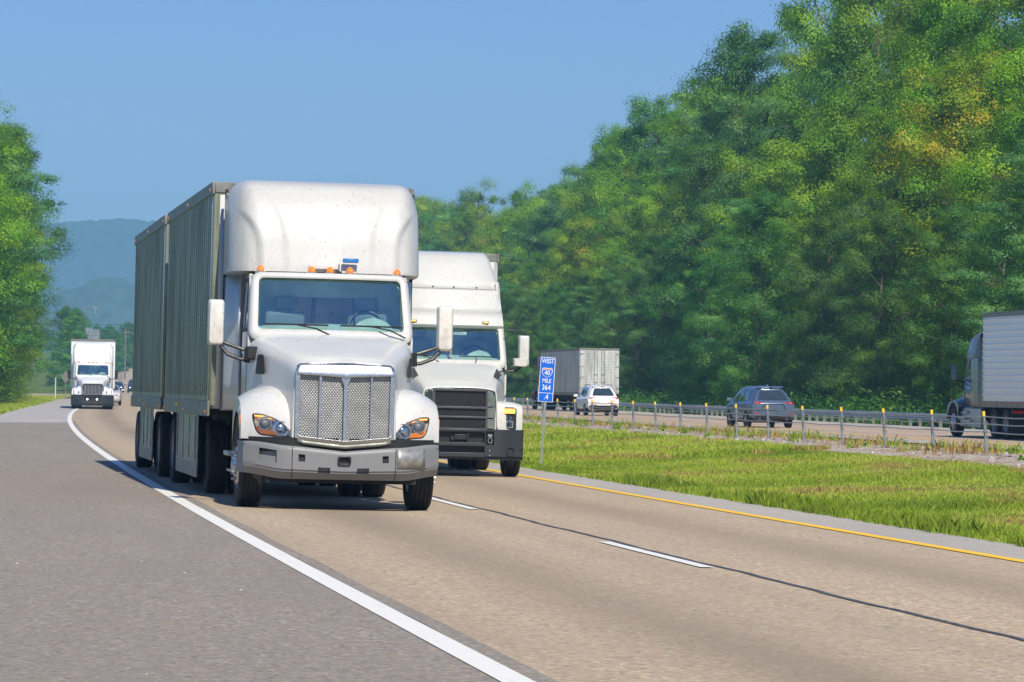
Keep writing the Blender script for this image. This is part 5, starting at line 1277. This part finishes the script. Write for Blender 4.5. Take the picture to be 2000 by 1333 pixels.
# number of identical labels is shared on purpose only inside one group; tell the rest apart by neighbours
byl = {}
for o, X, D, i in placed: byl.setdefault(o['label'], []).append((1000+7000*X/D, o))
for l, L in byl.items():
    if len(L) == 2:
        L.sort(key=lambda t: t[0]); L[0][1]['label'] = l+', the left one'; L[1][1]['label'] = l+', the right one'
    elif len(L) == 3:
        L.sort(key=lambda t: t[0])
        for (p_, o_), w_ in zip(L, (', leftmost of three', ', middle of three', ', rightmost of three')): o_['label'] = l+w_
for i, p in enumerate(protos):
    if i not in used:
        for ch in list(p.children): bpy.data.objects.remove(ch)
        bpy.data.objects.remove(p)

# undergrowth along the wood's foot and the left verge
def scrub(name, spots, mat, lab, nl=70, leaf=.2, hmax=1.6, seed=3, asp=.6, cat='undergrowth'):
    r = np.random.default_rng(seed); X, Y, Z = spots; n = len(X); h = r.uniform(.3, 1., n)*hmax
    idx = np.repeat(np.arange(n), nl); N = len(idx)
    d = r.normal(0, 1, (N, 3)); d /= np.linalg.norm(d, axis=1, keepdims=True); d *= r.uniform(.4, 1, (N, 1)); d[:, 2] = np.abs(d[:, 2])
    pos = np.stack([X, Y, Z], 1)[idx]+d*np.stack([h*.6, h*.6, h], 1)[idx]
    col = np.clip(r.uniform(.1, .9, n)[idx]+r.normal(0, .12, N), 0, 1)
    me = leaves_mesh(name, pos, d+np.array([0, 0, .5])+r.normal(0, .4, (N, 3)), leaf*r.uniform(.6, 1.2, N), col, LM[mat], asp)
    o = bpy.data.objects.new(name, me); C.objects.link(o); tag(o, lab, cat, kind='stuff'); return o
r = np.random.default_rng(5)
n_ = 1500; D = r.uniform(125, 420, n_)**1.0; o = 41+r.normal(0, 1.6, n_); o = np.clip(o, 38.8, 47)
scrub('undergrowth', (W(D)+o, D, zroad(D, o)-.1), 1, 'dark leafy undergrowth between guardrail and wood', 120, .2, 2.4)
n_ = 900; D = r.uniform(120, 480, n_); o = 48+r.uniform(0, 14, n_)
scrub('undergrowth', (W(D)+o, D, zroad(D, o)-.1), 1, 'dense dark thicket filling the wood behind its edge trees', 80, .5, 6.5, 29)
n_ = 500; D = r.uniform(125, 330, n_); o = 39+r.uniform(0, 1.2, n_)
scrub('roadside_weeds', (W(D)+o, D, zroad(D, o)-.1), 0, 'light green weeds showing under the guardrail', 60, .14, .55, 9)
n_ = 1000; D = r.uniform(180, 352, n_); o = -7.4-r.gamma(2., 1.3, n_)-np.where(D < 230, 1.5, 0)
scrub('undergrowth', (W(D)+o, D, zroad(D, o)-.1), 0, 'tangled green brush along the foot of the left trees', 120, .2, 4.6, 12)
n_ = 260; D = r.uniform(352, 440, n_); o = -24-r.uniform(0, 26, n_)
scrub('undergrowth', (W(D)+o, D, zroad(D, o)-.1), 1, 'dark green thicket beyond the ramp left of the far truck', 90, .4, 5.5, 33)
n_ = 500; D = r.uniform(560, 1000, n_); o = 10+r.gamma(2, 6., n_)
scrub('undergrowth', (W(D)+o, D, zroad(D, 12)-.5), 3, 'hazy brush beside the climbing far road', 50, .6, 3.0, 14)

# grass blades
def gmat(name, cols):
    t = NT(name); at = t.n('Attribute', {'attribute_name': 'Col'}); c = t.ramp(t.n('SeparateColor', Color=at.outputs[0]).outputs[0], cols)
    b = t.n('BsdfPrincipled', Base_Color=c, Roughness=.6, Specular_IOR_Level=.25); tr = t.n('BsdfTranslucent', Color=c)
    m = t.n('MixShader', Fac=.35); t.t.links.new(b.outputs[0], m.inputs[1]); t.t.links.new(tr.outputs[0], m.inputs[2]); t.t.links.new(m.outputs[0], t.out.inputs[0]); return t.m
GMt = gmat('grass_blade', [(0, (.13,.20,.016)), (.35, (.28,.40,.028)), (.6, (.44,.54,.05)), (.78, (.60,.56,.15)), (.9, (.40,.26,.10)), (1, (.32,.15,.06))])
def smn(x, y, s, seed=0):
    k = np.random.default_rng(seed); v = 0
    for j in range(7):
        a, b, p = k.normal(0, s, 1)[0], k.normal(0, s, 1)[0], k.uniform(0, 6.28); v = v+np.sin(a*x+b*y+p)
    return v/3.
def blades(name, D, o, h, w, col, mat, lab, cat='grass'):
    n = len(D); r = np.random.default_rng(len(D)); base = np.stack([W(D)+o, D, zroad(D, o)-.02], 1)
    az = r.uniform(0, 6.28, n); side = np.stack([np.cos(az), np.sin(az)*.5, np.zeros(n)], 1)*w[:, None]*.5
    ln = r.normal(0, .32, (n, 3))*h[:, None]; ln[:, 2] = 0
    mid = base+ln*.35+np.array([0, 0, 1.])*h[:, None]*.6; tip = base+ln+np.array([0, 0, 1.])*h[:, None]
    v = np.stack([base-side, base+side, mid+side*.8, tip, mid-side*.8], 1).reshape(-1, 3)
    me = bpy.data.meshes.new(name); me.vertices.add(5*n); me.vertices.foreach_set('co', v.astype(np.float32).ravel())
    me.loops.add(5*n); me.loops.foreach_set('vertex_index', np.arange(5*n, dtype=np.int32)); me.polygons.add(n)
    me.polygons.foreach_set('loop_start', np.arange(0, 5*n, 5, dtype=np.int32)); me.polygons.foreach_set('loop_total', np.full(n, 5, dtype=np.int32))
    ca = me.color_attributes.new('Col', 'FLOAT_COLOR', 'POINT'); cc = np.repeat(col, 5); ca.data.foreach_set('color', np.stack([cc, cc, cc, np.ones_like(cc)], 1).astype(np.float32).ravel())
    me.materials.append(mat); me.update(); ob = bpy.data.objects.new(name, me); C.objects.link(ob); return tag(ob, lab, cat, kind='stuff')
def grass_cols(D, o, r):
    c = .46+.18*smn(D, o, .9, 1)+.10*smn(D, o, 3., 2)+r.normal(0, .17, len(D))
    br = smn(D*.6, o, 1.1, 5)+.5*smn(D, o, 3.5, 6); hit = (br > .75) & (r.random(len(D)) < .65)*(o > 10)
    return np.clip(np.where(hit, r.uniform(.80, 1., len(D)), c), 0, 1)
r = np.random.default_rng(31)
def region(n, D0, D1, o0, o1, pw=1.0): return D0+(D1-D0)*r.random(n)**pw, r.uniform(o0, o1, n)
D, o = region(215000, 30, 78, 8.42, 15.6, 1.15); o = o+.10*smn(D, o*0, 2.5, 9); sel = (W(D)+o)/D < .165; D, o = D[sel], o[sel]
blades('grass', D, o, r.uniform(.03, .08, len(D))*(1+.35*smn(D, o, 1.6, 3)).clip(.5, 1.7), r.uniform(.008, .018, len(D)), grass_cols(D, o, r), GMt, 'bright mown median grass close to the inner shoulder')
D, o = region(120000, 78, 260, 8.42, 15.8, 1.5); o = o+.15*smn(D, o*0, 2.5, 9)
blades('grass', D, o, r.uniform(.07, .15, len(D)), r.uniform(.02, .045, len(D)), grass_cols(D, o, r), GMt, 'median grass farther up, around the mile marker')
D, o = region(26000, 30, 150, 8.32, 8.95, 1.3); o = o-.06*np.abs(smn(D, o*0, 4., 8))
blades('tall_grass', D, o, np.where(D > 62, .55, 1.)*r.uniform(.08, .20, len(D))*(1+.5*smn(D, o, 2.2, 4)).clip(.4, 1.3), r.uniform(.010, .022, len(D)), np.clip(.18+.12*smn(D, o, 2, 3)+r.normal(0, .1, len(D)), 0, .6), GMt, 'darker uncut grass fringe along the inner shoulder')
D, o = region(70000, 120, 420, -14, -3.3, 1.2)
blades('grass', D, o, r.uniform(.08, .20, len(D)), r.uniform(.03, .07, len(D)), np.clip(grass_cols(D, o*0+9, r), 0, .7), GMt, 'grass verge left of the road below the trees')
# weeds, dry stalks and stones in the gravel strip
D, o = region(34000, 45, 240, 16.2, 19.6, 1.4); m = smn(D, o, 1.3, 15)+.4*smn(D, o, 5, 16)-.6*(o < 16.9) > .25; D, o = D[m], o[m]
g_ = smn(D*.8, o, .8, 18)+r.normal(0, .25, len(D)); col = np.where(g_ > .35, r.uniform(.2, .6, len(D)), r.uniform(.80, 1., len(D)))
blades('weeds', D, o, r.uniform(.06, .28, len(D))*(1+.5*smn(D, o, 2., 19)).clip(.3, 1.2), r.uniform(.010, .03, len(D)), col, GMt, 'dry brown weeds and green tufts around the cable barrier posts', 'weeds')
n_ = 190; D = 48+170*r.random(n_)**1.4; o = r.uniform(16.3, 19., n_)
scrub('weed_tufts', (W(D)+o, D, zroad(D, o)-.03), 0, 'leafy green weeds growing in the gravel by the barrier', 90, .07, .34, 21, .5, 'weeds')
q = MB(); n_ = 3200
for k in range(n_):
    D = 45+150*random.random()**1.5; o = random.uniform(15.6, 18.6); s_ = random.choice((.015, .02, .03, .04, .06))*random.uniform(.7, 1.4); p = P3(D, o)
    a = [np.array(v_)*s_*np.array([random.uniform(.7, 1.3), random.uniform(.7, 1.3), random.uniform(.5, .9)]) for v_ in ((1,0,0), (0,1,0), (-1,0,0), (0,-1,0), (.1,.1,1), (0,0,-1))]
    q.add([p+v_ for v_ in a], [(0,1,4), (1,2,4), (2,3,4), (3,0,4), (1,0,5), (2,1,5), (3,2,5), (0,3,5)])
q2 = MB()
for k in range(150):
    D = 17+75*random.random()**1.3; o = random.choice((random.uniform(-3.2, -.2), random.uniform(-3.2, -.2), random.uniform(7.4, 8.3), random.uniform(.3, 7.))); s_ = random.uniform(.006, .016); p = P3(D, o, .008)
    q2.add([p+np.array(v_)*s_ for v_ in ((1,0,0), (0,1,0), (-1,0,0), (0,-1,0), (.1,.1,.8))], [(0,1,4), (1,2,4), (2,3,4), (3,0,4)])
t = NT('stone'); gi = t.n('NewGeometry').outputs['Random Per Island']
t.bsdf(Base_Color=t.ramp(gi, [(0, (.16,.13,.10)), (.5, (.30,.26,.22)), (1, (.50,.47,.44))]), Roughness=.9)
st_ = q.build('loose_stones', t.m, smooth=0, recalc=False); tag(st_, 'pale loose stones strewn along the cable barrier', 'stones', kind='stuff')

tag(q2.build('scattered_pebbles', t.m, smooth=0, recalc=False), 'tiny pale pebbles scattered over the road and its shoulder', 'pebbles', kind='stuff')
# hills
def ridge(name, D, x0, x1, fn, mat, thick=160):
    xs = np.arange(x0, x1, 4.); rr_ = np.random.default_rng(int(D)); rows = []
    prof = np.array([fn(x) for x in xs])
    bump = sum(np.sin(xs*f+p)*a for f, p, a in ((.05, 1, 1.2), (.13, 2, .8), (.31, 0, .6), (.7, 4, .5), (1.3, 3, .4)))+rr_.normal(0, .35, len(xs))
    for t_ in np.linspace(0, 1, 9):
        rows.append(np.stack([xs, np.full(len(xs), D-thick*(1-t_)), -3+(prof+bump*t_)*(t_**.8)*1.0+rr_.normal(0, .5*t_+.01, len(xs))], 1))
    rows.append(np.stack([xs, np.full(len(xs), D+thick*.5), np.full(len(xs), -3.)], 1))
    ob = MB().surf(np.array(rows)).build(name, mat, smooth=60); ob['kind'] = 'structure'; return ob
hm_ = plain('wooded_slope', (.035,.065,.025), .95, var=.45, scale=.12)
pxx = lambda px, D: (px-1000)/7000*D
ridge('far_ridge', 4400, -1200, 1200, lambda x: np.interp(1000+7000*x/4400, [-900, 100, 260, 330, 620, 900, 2800], [184, 203, 207, 204, 168, 125, 85]), hm_)
ridge('near_hill', 2900, -800, 800, lambda x: np.interp(1000+7000*x/2900, [-1800, -300, 110, 160, 205, 250, 400, 700, 2800], [74, 76, 76, 83, 92, 90, 74, 54, 44]), hm_, 120)

# haze
hz = MB().box(-1300, 1300, -70, 4600, -4.5, 230).build('haze', bpy.data.materials.new('haze'), smooth=0); hz['kind'] = 'stuff'; hz['label'] = 'thin blue haze in the air'; hz['category'] = 'haze'
m = hz.data.materials[0]; m.use_nodes = True; nt = m.node_tree; nt.nodes.clear(); oo = nt.nodes.new('ShaderNodeOutputMaterial'); pv = nt.nodes.new('ShaderNodeVolumePrincipled')
pv.inputs['Color'].default_value = (.30, .62, 1.0, 1); pv.inputs['Density'].default_value = HAZE; pv.inputs['Anisotropy'].default_value = .0
nt.links.new(pv.outputs[0], oo.inputs['Volume'])

# ------------------------------------------------------------------ light, sky, camera
sd = Vector((.195, -.68, .70)).normalized(); el = math.asin(sd.z)
w = bpy.data.worlds.new('World'); S.world = w; w.use_nodes = True; wn = w.node_tree; bg = wn.nodes['Background']
sky = wn.nodes.new('ShaderNodeTexSky'); sky.sky_type = 'NISHITA'; sky.sun_disc = False; sky.sun_elevation = el
sky.sun_rotation = math.atan2(sd.x, sd.y); sky.air_density = 1.3; sky.dust_density = .1; sky.ozone_density = 3.5; sky.altitude = 0
hs = wn.nodes.new('ShaderNodeMix'); hs.data_type = 'RGBA'; hs.blend_type = 'MULTIPLY'; hs.inputs[0].default_value = 1.; hs.inputs[7].default_value = (*SKYTINT, 1)
wn.links.new(sky.outputs[0], hs.inputs[6]); wn.links.new(hs.outputs[2], bg.inputs[0]); bg.inputs[1].default_value = SKY
sl = bpy.data.lights.new('sun', 'SUN'); sl.energy = SUN; sl.angle = rad(.5); sl.color = (1, .93, .80)
so = bpy.data.objects.new('sun', sl); C.objects.link(so); so.rotation_euler = sd.to_track_quat('Z', 'Y').to_euler()
cam = bpy.data.cameras.new('camera'); cam.lens = 126; cam.sensor_width = 36; cam.clip_end = 9000; cam.clip_start = .5
co = bpy.data.objects.new('camera', cam); C.objects.link(co); S.camera = co
co.matrix_world = Matrix.Translation((0, 0, 1.46)) @ Matrix.Rotation(math.pi/2+.01323, 4, 'X') @ Matrix.Rotation(.0112, 4, 'Z')
S.view_settings.view_transform = 'Standard'; S.view_settings.look = 'None'; S.view_settings.exposure = EXPO; S.view_settings.gamma = 1
S.cycles.volume_bounces = 1; S.cycles.transparent_max_bounces = 16; S.cycles.max_bounces = 6
